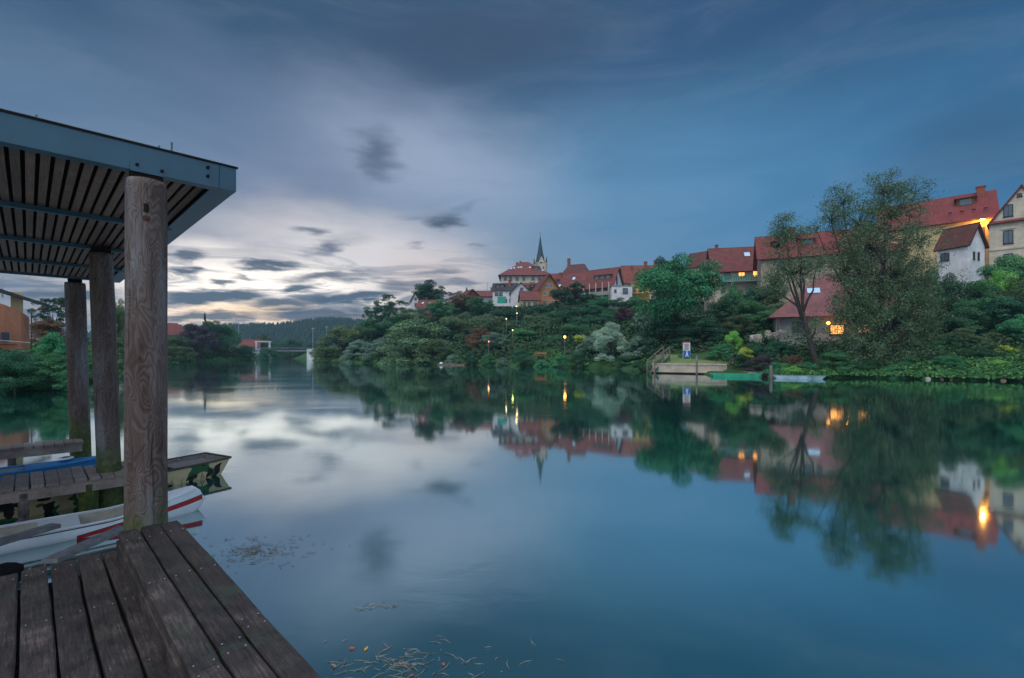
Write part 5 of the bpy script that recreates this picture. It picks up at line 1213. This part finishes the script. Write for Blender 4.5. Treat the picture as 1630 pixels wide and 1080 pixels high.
# roof
def roof():
    o = thing('shelter_roof', (0, 0, 0), 0, 'flat shelter roof with blue grey metal edge and slatted underside', 'roof')
    zb = H + 1.545; fh = 0.228; T1 = 0.985; T0 = -4.2; S0 = 3.6375; S1 = 9.42
    mb = MB(); mb.bar(F(T0, S0, zb + fh / 2), F(T1, S0, zb + fh / 2), 0.11, fh)
    mb.bar(F(T0, S1, zb + fh / 2), F(T1, S1, zb + fh / 2), 0.11, fh - 0.01)
    mb.build('fascia_front', M_fascia, o)
    mb = MB(); mb.bar(F(T1 - 0.035, S0 + 0.04, zb + fh / 2), F(T1 - 0.035, S1 - 0.04, zb + fh / 2), 0.10, fh - 0.005)
    mb.bar(F(T1 - 0.10, S0 + 0.045, zb + 0.012), F(T1 - 0.10, S1 - 0.045, zb + 0.012), 0.10, 0.02); mb.build('fascia_side', M_fascia, o)
    mb = MB(); mb.bar(F(T0, (S0 + S1) / 2, zb + fh + 0.02), F(T1 + 0.0, (S0 + S1) / 2, zb + fh + 0.006), (S1 - S0) * math.sqrt(2) + 0.10, 0.01); mb.build('roof_sheet', M_metal, o)
    mb = MB(); mb.bar(F(T0, S0 - 0.04, zb + fh - 0.004), F(T1 + 0.01, S0 - 0.04, zb + fh - 0.004), 0.014, 0.018); mb.build('drip_edge', M_dark, o)
    # slats
    mb = MB(); t = T1 - 0.165; i = 0; r = random.Random(3)
    while t > T0:
        z = zb + 0.055 + r.uniform(-0.003, 0.003)
        sa = S0 + 0.07
        while sa < S1 - 0.1:
            sb = min(S1 - 0.05, sa + (1.476 if sa > S0 + 0.1 else 1.45))
            mb.bar(F(t, sa + 0.004, z), F(t, sb - 0.004, z), 0.060, 0.02, bev=0.003); sa = sb
        t -= 0.0625; i += 1
    mb.build('slats', M_soffit, o)
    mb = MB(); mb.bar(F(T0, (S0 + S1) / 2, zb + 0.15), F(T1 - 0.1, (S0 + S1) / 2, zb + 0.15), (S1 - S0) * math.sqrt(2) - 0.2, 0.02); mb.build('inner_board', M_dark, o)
    for k in (1.48, 2.95, 4.42): part('crossbeam', M_fascia, o, lambda m: m.bar(F(T0, S0 + k, zb + 0.015), F(T1 - 0.1, S0 + k, zb + 0.015), 0.07, 0.05))
    # brackets over the posts and bolts
    for (px_, py_) in ((-3.13, 4.14), (-5.98, 7.04), (-8.99, 9.95)):
        c = Vector((px_, py_, 0)); part('post_bracket', M_dark, o, lambda m: m.bar(c - VV * 0.11 + Vector((0, 0, zb - 0.03)), c + VV * 0.11 + Vector((0, 0, zb - 0.015)), 0.10, 0.07))
    q = Vector((-3.13, 4.14, 0)) + VV * 0.0
    fd = -UU
    base = F((q.x + q.y) / 2, S0, 0)
    part('bracket_plate', M_fascia, o, lambda m: m.bar(base + fd * 0.062 - VV * 0.115 + Vector((0, 0, zb + 0.03)), base + fd * 0.062 + VV * 0.115 + Vector((0, 0, zb + 0.03)), 0.012, 0.085))
    for (tt, zz) in ((-0.07, 0.045), (0.10, 0.035)):
        c = base + VV * tt + Vector((0, 0, zb + zz)); part('bolt', M_dark, o, lambda m: m.tube([c + fd * 0.065, c + fd * 0.085], [0.014, 0.012], 8))
    for zz in (0.165, 0.085):
        c = F(T1 - 0.165, S0, zb + zz); part('bolt', M_dark, o, lambda m: m.tube([c + fd * 0.055, c + fd * 0.078], [0.014, 0.012], 8))
    c = F(T1 - 0.10, S0, zb + fh / 2); part('corner_joint', M_dark, o, lambda m: m.bar(c + fd * 0.0555 - Vector((0, 0, fh / 2)), c + fd * 0.0555 + Vector((0, 0, fh / 2)), 0.004, 0.003, up=VV))
    for t_, hh in ((-0.60, 0.075), (0.63, 0.085), (0.565, 0.03), (0.03, 0.03)):
        c = F(t_, S0 - 0.02, zb + fh + 0.005)
        mb = MB(); mb.tube([c, c + Vector((0.005, 0, hh))], [0.003, 0.002], 5)
        for k in range(int(hh / 0.008)): mb.box(c + Vector((0.004 * (-1) ** k, 0, 0.012 + k * 0.008)), (0.010, 0.006, 0.006))
        s_ = mb.build('moss_sprig', LEAF['dark']); tag(s_, {-0.60: 'taller dark weed sprig on the roof edge above the left frame side', 0.63: 'weed sprig on the roof edge near the corner', 0.565: 'tiny weed beside the corner sprig', 0.03: 'tiny weed on the roof edge above the front post'}[t_], 'weed', 'weeds growing on the roof edge')
roof()

# deck
def plank(mb, a, b, w, th, seed, seg=26, mi=0, wob=0.0022):
    a, b = Vector(a), Vector(b); d = (b - a); L = d.length; d.normalize(); x = d.cross(Vector((0, 0, 1))).normalized(); up = Vector((0, 0, 1))
    rs = random.Random(seed); ph = [rs.uniform(0, 6.28) for _ in range(8)]; e = 0.008
    prof = [(-w / 2, -th), (-w / 2, -e), (-w / 2 + e, 0), (-w / 6, 0), (w / 6, 0), (w / 2 - e, 0), (w / 2, -e), (w / 2, -th)]
    vs = []; n = len(prof)
    for i in range(seg + 1):
        t = i / seg; s = t * L
        endk = 1.0 if 0 < i < seg else 0.96
        for k, (px_, pz_) in enumerate(prof):
            wx = wob * (math.sin(s * 3.1 + ph[0]) + 0.5 * math.sin(s * 9 + ph[1] + k)) * (1 if abs(px_) > w / 3 else 0.3)
            wz = wob * 0.5 * (math.sin(s * 4 + ph[2]) + 0.6 * math.sin(s * 13 + ph[3] + k * 2)) if pz_ > -th * 0.8 else 0
            vs.append(a + d * s + x * (px_ * endk + wx) + up * (pz_ + wz))
    fs = []
    for i in range(seg):
        for k in range(n):
            j = (k + 1) % n; fs.append((i * n + k, i * n + j, (i + 1) * n + j, (i + 1) * n + k))
    fs.append(tuple(range(n - 1, -1, -1))); fs.append(tuple(seg * n + k for k in range(n)))
    mb.add(vs, fs, mi)
def deck():
    o = thing('wooden_deck', (0, 0, 0), 0, 'dark weathered landing deck with a raised three board step', 'deck')
    zu = H - 1.375; zl = H - 1.545
    mb = MB(); nb = MB(); rs = random.Random(12)
    for k in range(3):
        T = 0.629 - 0.0465 - k * 0.0955
        joint = [1.92, 1.80, 1.73][k]                      # butt joint of the boards, S coordinate
        plank(mb, F(T, joint + 0.002, zu), F(T, 3.405 + rs.uniform(-0.01, 0.008), zu), 0.124, 0.055, k)
        plank(mb, F(T, 0.2, zu + 0.002), F(T, joint - 0.002, zu + 0.002), 0.124, 0.055, k + 10)
        for (s_) in (joint + 0.03, joint - 0.03, 2.55, 3.2):
            for q in (-0.028, 0.026):
                c = F(T + q, s_ + rs.uniform(-0.01, 0.01), zu + 0.0045); nb.tube([c, c + Vector((0, 0, 0.003))], [0.0055, 0.0045], 7)
    mb.build('raised_boards', M_deck, o)
    mb = MB()
    for k in range(9):
        T = 0.181 + 0.0035 + 0.048 + 0.104 - k * 0.1045
        plank(mb, F(T, 0.2, zl), F(T, 3.475 + rs.uniform(-0.015, 0.012), zl), 0.133, 0.05, k + 30, wob=0.0026)
        for s_ in (3.38, 2.75, 2.15):
            for q in (-0.03, 0.03):
                if rs.random() < 0.75:
                    c = F(T + q, s_ + rs.uniform(-0.02, 0.02), zl + 0.0045); nb.tube([c, c + Vector((0, 0, 0.003))], [0.005, 0.004], 7)
    mb.build('lower_boards', M_deck, o)
    nb.build('nails', mat('nail_heads', (0.55, 0.57, 0.6), 0.35, 0.1, metal=0.9), o)
    part('riser_board', M_deck, o, lambda m: m.bar(F(0.350, 0.2, zu - 0.112), F(0.350, 3.39, zu - 0.112), 0.03, 0.11, bev=0.004))
    def jo(m):
        for s_ in (3.25, 2.55, 1.8, 1.0): m.bar(F(-0.75, s_, zl - 0.11), F(0.61, s_, zl - 0.11), 0.09, 0.11)
        m.bar(F(0.59, 0.3, zu - 0.115), F(0.59, 3.36, zu - 0.115), 0.05, 0.115)
    part('gap_shade_sheet', M_dark, o, lambda m: m.bar(F(0.0, 0.2, zl - 0.075), F(0.0, 3.34, zl - 0.075), 1.62, 0.02))  # dark sheet added so the gaps between the lower boards look shaded
    part('joists', M_dark, o, jo)
    for T, S in ((0.42, 3.1), (0.42, 1.4), (-0.5, 3.1), (-0.5, 1.4)): part('pile', M_post, o, lambda m: m.tube([F(T, S, -0.9), F(T, S, zl - 0.16)], 0.07, 12))
deck()

# slanting boom boards between the deck and the boats
def boom(a, b, label, w=0.13):
    mb = MB(); L = Vector(a) - Vector(b)
    plank(mb, a, b, w, 0.045, int(abs(a[0]) * 100), seg=10, wob=0.002); o = mb.build('boom_board', mat('grey_board', (0.22, 0.22, 0.225), 0.75, 0.2, 8, (0.14, 0.13, 0.13))); tag(o, label, 'plank', 'grey boards reaching from the deck towards the boats')
boom((-4.42, 4.62, 0.30), (-4.50, 5.60, 0.27), 'grey board slanting from the deck corner to the front post', 0.15)
boom((-5.45, 4.55, 0.32), (-5.30, 5.62, 0.29), 'grey board slanting to the canoe at the left edge of the view', 0.15)
fl = thing('float_box', (-5.16, 4.80, 0), R(0), 'black float under the left grey board', 'float')
part('tank', M_dark, fl, lambda m: m.box((0, 0, 0.0), (0.22, 0.46, 0.22), bev=0.04))
part('lid', M_dark, fl, lambda m: m.tube([(0, 0, 0.11), (0, 0, 0.14)], [0.07, 0.06], 14))
part('handle', M_metal, fl, lambda m: m.tube([(-0.08, -0.18, 0.11), (-0.04, -0.18, 0.14), (0.04, -0.18, 0.14), (0.08, -0.18, 0.11)], 0.01, 6))

# jetties
def jetty(S0, S1, T0, T1, z, label, seed, posts, thick=None):
    o = thing('jetty', (0, 0, 0), 0, label, 'jetty', 'narrow plank jetties between the boats')
    mb = MB(); rs = random.Random(seed); t = T1
    while t > T0:
        w = rs.uniform(0.125, 0.145)
        holes = [(p_, r_) for p_, r_ in (posts or [])]
        a = F(t, S0 + rs.uniform(-0.012, 0.012), z + rs.uniform(-0.004, 0.004)); b = F(t, S1 + rs.uniform(-0.012, 0.012), z + rs.uniform(-0.004, 0.004))
        plank(mb, a, b, w, 0.045, rs.randrange(9999), seg=5, wob=0.002); t -= 0.100
    mb.build('planks', M_jet, o)
    for s_ in (S0 + 0.05, S1 - 0.05): part('beam', M_jet, o, lambda m: m.bar(F(T0, s_, z - 0.045 - 0.075), F(T1 + 0.03, s_, z - 0.045 - 0.075), 0.06, 0.145))
    return o
jA = jetty(6.22, 6.93, -3.4, 0.86, H - 1.69, 'near plank jetty carried between the canoe and the blue boat', 4, None)
for (T, S, w) in ((-0.03, 6.26, 0.075), (0.42, 6.30, 0.15), (0.78, 6.85, 0.12), (-1.0, 6.85, 0.12)):
    part('support_post', M_oldwood if w < 0.1 else M_post, jA, lambda m: m.bar(F(T, S, -0.7), F(T, S, H - 1.69 - 0.10), w, w))
jB = jetty(8.93, 9.34, -4.0, 0.50, H - 1.70, 'far narrow plank jetty at the rearmost post', 8, None)
for (T, S) in ((-0.15, 9.0), (-1.6, 9.0)): part('support_post', M_oldwood, jB, lambda m: m.bar(F(T, S, -0.7), F(T, S, H - 1.70 - 0.09), 0.08, 0.08))

# boats ------------------------------------------------------------
def loft(mb, rings, closed=False, mi=0):
    n = len(rings[0]); vs = [p for r_ in rings for p in r_]; fs = []
    for i in range(len(rings) - 1):
        for k in range(n - 1 if not closed else n):
            j = (k + 1) % n; fs.append((i * n + k, i * n + j, (i + 1) * n + j, (i + 1) * n + k))
    mb.add(vs, fs, mi)
M_cwhite = mat('canoe_white_gelcoat', (0.84, 0.87, 0.90), 0.35, 0.05, 2.5, (0.68, 0.72, 0.75), spec=0.5)
M_cin = mat('canoe_inside', (0.52, 0.46, 0.38), 0.7, 0.15, 4)
M_cred = mat('canoe_red_stripe', (0.55, 0.03, 0.04), 0.4, 0.08)
M_black = mat('black_trim', (0.02, 0.02, 0.022), 0.5, 0.1)
def canoe():
    tip = F(1.30, 5.80, 0); o = thing('canoe', tip, R(45), 'white canoe with red and black stripe moored behind the front post', 'canoe')
    L = 4.9; hl = L / 2
    def par(s):   # s -1 stern .. 1 bow, local x = (s-1)*hl
        w = 0.335 * max(0.0, 1 - abs(s) ** 3.4) ** 0.72
        e = max(0.0, (abs(s) - 0.55) / 0.45)
        zg = 0.165 + 0.20 * e ** 1.3
        if abs(s) > 0.93: zg -= 0.30 * ((abs(s) - 0.93) / 0.07) ** 2.2 * 0.8
        zk = -0.09 + 0.24 * max(0.0, (abs(s) - 0.90) / 0.10) ** 2.0
        return w, zg, max(zk, -0.09)
    ss = [-1 + 2 * i / 70 for i in range(71)]
    def side(s, z, off=0.0):
        w, zg, zk = par(s); q = min(1, max(0, (zg - z) / max(1e-3, zg - zk)))
        return w * (1 - q ** 3.2) ** 0.5 + off
    rings = []
    for s in ss:
        w, zg, zk = par(s); r_ = []
        for k in range(-10, 11):
            q = 1 - abs(k) / 10; q = q ** 0.7; z = zg + (zk - zg) * q
            r_.append(((s - 1) * hl, math.copysign(side(s, z), k) if k else 0.0, z))
        rings.append(r_)
    mb = MB(); loft(mb, rings); mb.build('hull', M_cwhite, o, True)
    ri = []
    for s in ss[10:61]:
        w, zg, zk = par(s); r_ = []
        for k in range(-8, 9):
            q = (1 - abs(k) / 8) ** 0.7; z = zg - 0.01 + (zk + 0.03 - zg) * q; r_.append(((s - 1) * hl, math.copysign(max(0, side(s, z) * 0.93 - 0.008), k) if k else 0.0, z))
        ri.append(r_)
    mb = MB(); loft(mb, ri); mb.build('inside', M_cin, o, True)
    for sg in (1, -1):                       # end decks
        rd = []
        for s in [v for v in ss if sg * v >= (0.70 if sg > 0 else 0.74)]:
            w, zg, zk = par(s); rd.append([((s - 1) * hl, w * y_, zg + 0.035 * (1 - y_ * y_) * min(1, w * 5)) for y_ in (-1, -0.5, 0, 0.5, 1)])
        mb = MB(); loft(mb, rd); mb.build('end_deck', M_cwhite, o, True)
    for sg in (-1, 1):
        pts = [((s - 1) * hl, sg * (par(s)[0] + 0.004), par(s)[1] + 0.004) for s in ss[2:69]]
        mb = MB(); mb.tube(pts, 0.011, 6); mb.build('gunwale', M_cwhite, o, True)
        pts = [((s - 1) * hl, sg * side(s, par(s)[1] - 0.022, 0.004), par(s)[1] - 0.022) for s in ss[8:64]]
        mb = MB(); mb.tube(pts, 0.006, 5); mb.build('black_line', M_black, o, True)
        rr, rb = [], []
        for s in [0.42 + 0.56 * i / 50 for i in range(51)]:
            t = (s - 0.42) / 0.56; zc = 0.015 + 0.17 * t ** 1.0; hw_ = 0.020 + 0.010 * t
            rr.append([((s - 1) * hl, sg * side(s, zc + a, 0.003), zc + a) for a in (-hw_, 0, hw_)])
            rb.append([((s - 1) * hl, sg * side(s, zc + hw_ + a, 0.0035), zc + hw_ + a) for a in (0.001, 0.013)])
        mb = MB(); loft(mb, rr); mb.build('red_stripe', M_cred, o, True)
        mb = MB(); loft(mb, rb); mb.build('black_stripe', M_black, o, True)
    for s in (0.36, -0.45):
        w = par(s)[0]; part('seat', M_cwhite, o, lambda m: m.box(((s - 1) * hl, 0, 0.14), (0.38, 2 * w - 0.05, 0.02), bev=0.004))
canoe()

def camo_mat(name, scale, base=(0.58, 0.46, 0.27)):
    m, N, b = new_mat(name); tc = N.n('ShaderNodeTexCoord').outputs['Object']
    v = N.mapping(tc, scale=(scale, scale, scale * 1.5))
    n1 = N.noise(v, 1.0, 1.5, 0.4, 0.8); n2 = N.noise(N.vmath('ADD', v, (7.3, 2.1, 4.4)), 1.1, 1.5, 0.4, 0.8)
    c = N.mix(N.ramp(n1, [(0.54, 0.0), (0.545, 1.0)], 'CONSTANT'), base, (0.03, 0.12, 0.05))
    c = N.mix(N.ramp(n2, [(0.565, 0.0), (0.57, 1.0)], 'CONSTANT'), c, (0.018, 0.016, 0.018))
    d = N.noise(tc, 2.0, 6, 0.7); c = N.mix(N.maprange(d, 0.5, 0.8, 0, 0.4), c, (0.10, 0.09, 0.07))
    N.put(b.inputs['Base Color'], c); b.inputs['Roughness'].default_value = 0.6; return m
def punt(name, loc, rz, L, wt, zg, mside, mrim, mfloor, label, cat='punt', group=None, rake=0.16, deckend=True):
    """local x = long axis, bow at x=0 going to -L"""
    o = thing(name, loc, rz, label, cat, group)
    xs = [0, -0.35, -1.2, -L / 2, -L + 1.2, -L + 0.35, -L]; wd = [0.88, 0.94, 1, 1.02, 1, 0.92, 0.84]; up = [0.02, 0.01, 0, 0, 0, 0.01, 0.02]
    def ringat(i, th):
        w = wt / 2 * wd[i] - th; x = xs[i]; dx = -rake if i == 0 else (rake if i == 6 else 0); tx = -th if i == 0 else (th if i == 6 else 0)
        b = -0.10 + (0.07 if i in (0, 6) else 0) + th * 0.6
        return [(x + tx, -w, zg + up[i]), (x + tx + dx, -w * 0.86, b), (x + tx + dx, w * 0.86, b), (x + tx, w, zg + up[i])]
    mb = MB(); loft(mb, [ringat(i, 0) for i in range(7)])
    for i in (0, 6):
        r_ = ringat(i, 0); mb.add(r_, [(0, 1, 2, 3)])
    mb.build('hull', mside, o)
    mb = MB(); loft(mb, [ringat(i, 0.03) for i in range(7)])
    for i in (0, 6): mb.add(ringat(i, 0.03), [(0, 1, 2, 3)])
    mb.build('inside', mfloor, o)
    mb = MB()
    for sg in (0, 3):
        for i in range(6): mb.bar(ringat(i, 0)[sg], ringat(i + 1, 0)[sg], 0.05, 0.03)
    for i in (0, 6): mb.bar(ringat(i, 0)[0], ringat(i, 0)[3], 0.05, 0.034)
    mb.build('gunwale', mrim, o)
    if deckend:
        part('bow_deck', mfloor, o, lambda m: m.box((-0.42, 0, zg - 0.07), (0.74, wt * 0.86, 0.02)))
        part('seat', mrim, o, lambda m: m.box((-L * 0.55, 0, zg - 0.05), (0.25, wt * 0.95, 0.03)))
    return o
ang = math.atan2(9.22 - 6.49, -5.39 + 6.87)
M_rim = mat('dark_olive_rim', (0.07, 0.065, 0.045), 0.7, 0.2)
M_pfloor = mat('speckled_grey_floor', (0.22, 0.20, 0.19), 0.85, 0.35, 30)
bowc = Vector((-5.32, 9.19, 0)) + Vector((-0.83, 0.45, 0)) * 0.5
camo = punt('punt', (bowc.x, bowc.y, 0), ang, 5.0, 0.96, 0.275, camo_mat('camouflage_paint', 2.6), M_rim, M_pfloor, 'camouflage painted punt moored under the near jetty')
camo.rotation_euler = (0, 0, ang)
# painted reeds on the bow side
mb = MB(); rs = random.Random(5)
for k in range(26):
    x = -0.32 - rs.random() * 1.2; l = rs.uniform(0.08, 0.17); dx = rs.uniform(-0.08, 0.08)
    yb = -0.96 / 2 * 0.87 * 0.975; sl = 0.14 * 0.48 / 0.33
    z0 = 0.02; y0 = -0.425 - (z0 + 0.07) * 0.14; z1 = z0 + l; y1 = -0.425 - (z1 + 0.07) * 0.14
    mb.add([(x - 0.008, y0 - 0.03, z0), (x + 0.008, y0 - 0.03, z0), (x + dx, y1 - 0.03, z1)], [(0, 1, 2)])
ree = mb.build('painted_reeds', mat('reed_paint', (0.03, 0.06, 0.03), 0.7), camo)

# blue boat
M_blue = mat('blue_gelcoat', (0.02, 0.22, 0.55), 0.35, 0.1, 3, spec=0.5)
def blueboat():
    tip = F(0.78, 8.43, 0); o = thing('kayak', tip, R(45), 'blue kayak with white ring on its nose beyond the near jetty', 'kayak')
    L = 4.4; hl = L / 2; ss = [-1 + i / 25 for i in range(51)]
    def par(s): return 0.33 * max(0.0, 1 - abs(s) ** 2.6) ** 0.85, 0.27 + 0.07 * abs(s) ** 3, -0.08 + 0.18 * abs(s) ** 10
    rings = []
    for s in ss:
        w, zg, zk = par(s); rings.append([((s - 1) * hl, w * math.sin(a) * (1 if abs(math.cos(a)) < 2 else 1), zk + (zg - zk) * (1 - math.cos(a)) if abs(a) < 1.571 else zg) for a in [(-90 + 15 * k) * math.pi / 180 for k in range(13)]])
    mb = MB(); loft(mb, rings); mb.build('hull', M_blue, o, True)
    for sg in (1, -1):
        rd = [[((s - 1) * hl, par(s)[0] * y_, par(s)[1] + 0.05 * (1 - y_ * y_) * min(1, par(s)[0] * 5)) for y_ in (-1, -0.5, 0, 0.5, 1)] for s in ss if sg * s >= (0.45 if sg > 0 else 0.6)]
        mb = MB(); loft(mb, rd); mb.build('end_deck', M_blue, o, True)
    for sg in (-1, 1):
        mb = MB(); mb.tube([((s - 1) * hl, sg * par(s)[0], par(s)[1]) for s in ss[1:50]], 0.022, 6); mb.build('gunwale', M_blue, o, True)
    ri = [[((s - 1) * hl, par(s)[0] * 0.88 * math.sin(a), par(s)[2] + 0.04 + (par(s)[1] - par(s)[2] - 0.05) * (1 - math.cos(a))) for a in [(-90 + 18 * k) * math.pi / 180 for k in range(11)]] for s in ss[9:38]]
    mb = MB(); loft(mb, ri); mb.build('inside', mat('pale_blue_inside', (0.28, 0.38, 0.46), 0.6, 0.15), o, True)
    c = Vector((-0.62, -0.02, 0.375))
    mb = MB(); mb.tube([c, c + Vector((0, 0, 0.02))], [0.11, 0.10], 18); mb.build('nose_ring', M_cwhite, o)
    mb = MB(); mb.tube([c + Vector((0, 0, 0.018)), c + Vector((0, 0, 0.028))], [0.06, 0.055], 16); mb.build('hatch', M_black, o)
blueboat()

# far boats
def farpunt(px0, px1, D0, D1, cols, label, w=1.1, zg=0.42):
    a = Vector(at(px0, D0)); b = Vector(at(px1, D1)); L = (b - a).length; an = math.atan2((b - a).y, (b - a).x)
    o = punt('punt', (b.x, b.y, 0), an, L, w, zg, cols[0], cols[1], cols[2], label, group='punts moored at the far quay', rake=0.35)
    return o
M_gr = mat('green_boat_paint', (0.03, 0.36, 0.20), 0.5, 0.12, 1.5); M_gr2 = mat('bright_green_rim', (0.06, 0.46, 0.28), 0.5, 0.1)
g_ = farpunt(1130, 1213, 50.6, 48.6, (M_gr, M_gr2, mat('dark_green_inside', (0.02, 0.10, 0.07), 0.7)), 'green flat bottomed punt moored at the quay wall', 1.2, 0.32)
# dark outboard end of the green punt
part('engine_cover', M_dark, g_, lambda m: m.box((0.25, 0, 0.2), (0.5, 0.7, 0.42), bev=0.08))
p_ = farpunt(1229, 1315, 46.6, 44.4, (mat('pale_blue_boat_paint', (0.38, 0.48, 0.54), 0.5, 0.3, 1.2, (0.12, 0.22, 0.24)), mat('sea_green_rim', (0.06, 0.24, 0.20), 0.6), mat('grey_inside', (0.2, 0.22, 0.22), 0.8)), 'pale blue and white punt moored right of the thicker post', 1.2, 0.30)
w_ = farpunt(697, 742, 104.5, 101.5, (mat('brown_boat', (0.22, 0.16, 0.11), 0.8), M_oldwood, M_oldwood), 'small brown rowing boat with white nose below the olive slope', 1.0, 0.28)
part('white_nose', M_cwhite, w_, lambda m: m.box((-6.2, 0, 0.35), (0.6, 0.6, 0.6), bev=0.15))

# floating straw, twigs and leaves on the water
def debris(name, cx, cy, rx, ry, n, col, label, lmin, lmax, cat, seed, mt):
    rs = random.Random(seed); mb = MB()
    for k in range(n):
        a = rs.uniform(0, 6.28); q = abs(rs.gauss(0, 0.5)); x = cx + math.cos(a) * q * rx; y = cy + math.sin(a) * q * ry
        l = rs.uniform(lmin, lmax); an = rs.gauss(0.3, 0.8); d = Vector((math.cos(an), math.sin(an), 0)); c = Vector((x, y, 0.006))
        m_ = c + Vector((-d.y, d.x, 0)) * rs.uniform(-0.15, 0.15) * l + Vector((0, 0, 0.004))
        mb.tube([c - d * l / 2, m_, c + d * l / 2], [0.0015, 0.0028, 0.001], 4)
    o = mb.build(name, mt); tag(o, label, cat, kind='stuff')
M_straw = mat('pale_straw', (0.30, 0.31, 0.29), 0.8, 0.2, 20, (0.07, 0.07, 0.06))
debris('floating_straw', *at(405, 5.52)[:2], 0.75, 0.55, 230, None, 'pale straw drifting on the water right of the deck', 0.02, 0.10, 'straw', 1, M_straw)
debris('floating_twigs', *at(640, 3.52)[:2], 0.95, 0.42, 120, None, 'twigs and straw drifting at the bottom of the view', 0.02, 0.15, 'twigs', 2, M_straw)
debris('floating_twigs', *at(592, 4.32)[:2], 0.22, 0.06, 14, None, 'single small drift of twigs between the two straw patches', 0.03, 0.14, 'twigs', 3, M_straw)
for k, (px, py, col) in enumerate([(560, 1034, (0.5, 0.14, 0.06)), (583, 1035, (0.65, 0.42, 0.05)), (531, 1062, (0.5, 0.3, 0.16)), (655, 1078, (0.45, 0.14, 0.1)), (706, 1060, (0.42, 0.15, 0.12))]):
    D = H * FPX / (py - HOR); x, y, _ = at(px, D); mb = MB(); an = k * 1.3; L = 0.024
    pts = [(-L, 0, 0), (-L * 0.4, -L * 0.42, 0.006), (L * 0.5, -L * 0.3, 0.004), (L, 0, 0.010), (L * 0.5, L * 0.3, 0.006), (-L * 0.4, L * 0.42, 0.008)]
    mb.add(pts + [(p[0], p[1], p[2] - 0.002) for p in pts], [(0, 1, 2, 3, 4, 5), (11, 10, 9, 8, 7, 6)] + [(i, i + 6, (i + 1) % 6 + 6, (i + 1) % 6) for i in range(6)])
    o = mb.build('floating_leaf', mat('leaf_%d' % k, col, 0.7, 0.2, 30)); o.location = (x, y, 0.008); o.rotation_euler = (0, 0, an)
    tag(o, ['orange leaf floating left of the yellow leaf', 'yellow leaf floating at the top of the twig drift', 'beige leaf floating nearest the deck edge', 'reddish leaf floating at the bottom edge of the view', 'reddish leaf floating farthest right in the twig drift'][k], 'leaf', 'fallen leaves on the water')

# ------------------------------------------------------------------ put empties of world-built things at their base
bpy.context.view_layer.update()
for o in list(COL.objects):
    if o.type == 'EMPTY' and o.parent is None and o.location.length < 1e-6:
        cs = [v for ch_ in o.children if ch_.type == 'MESH' for v in ch_.bound_box]
        if not cs: continue
        mn = Vector([min(c[i] for c in cs) for i in range(3)]); mx = Vector([max(c[i] for c in cs) for i in range(3)])
        b = Vector(((mn.x + mx.x) / 2, (mn.y + mx.y) / 2, mn.z)); o.location = b
        for ch_ in o.children: ch_.location = ch_.location - b

# ------------------------------------------------------------------ evening haze over the river
mb = MB(); mb.box((-150, 160, 46), (1000, 1120, 99.2))
hz = bpy.data.materials.new('haze_air'); hz.use_nodes = True; _t = hz.node_tree; _t.nodes.clear()
_v = _t.nodes.new('ShaderNodeVolumePrincipled'); _v.inputs['Color'].default_value = (0.45, 0.70, 0.95, 1); _v.inputs['Density'].default_value = 0.0003
_o = _t.nodes.new('ShaderNodeOutputMaterial'); _t.links.new(_v.outputs[0], _o.inputs['Volume'])
hb = mb.build('haze', hz); tag(hb, 'thin evening haze over the river valley', 'haze', kind='stuff')
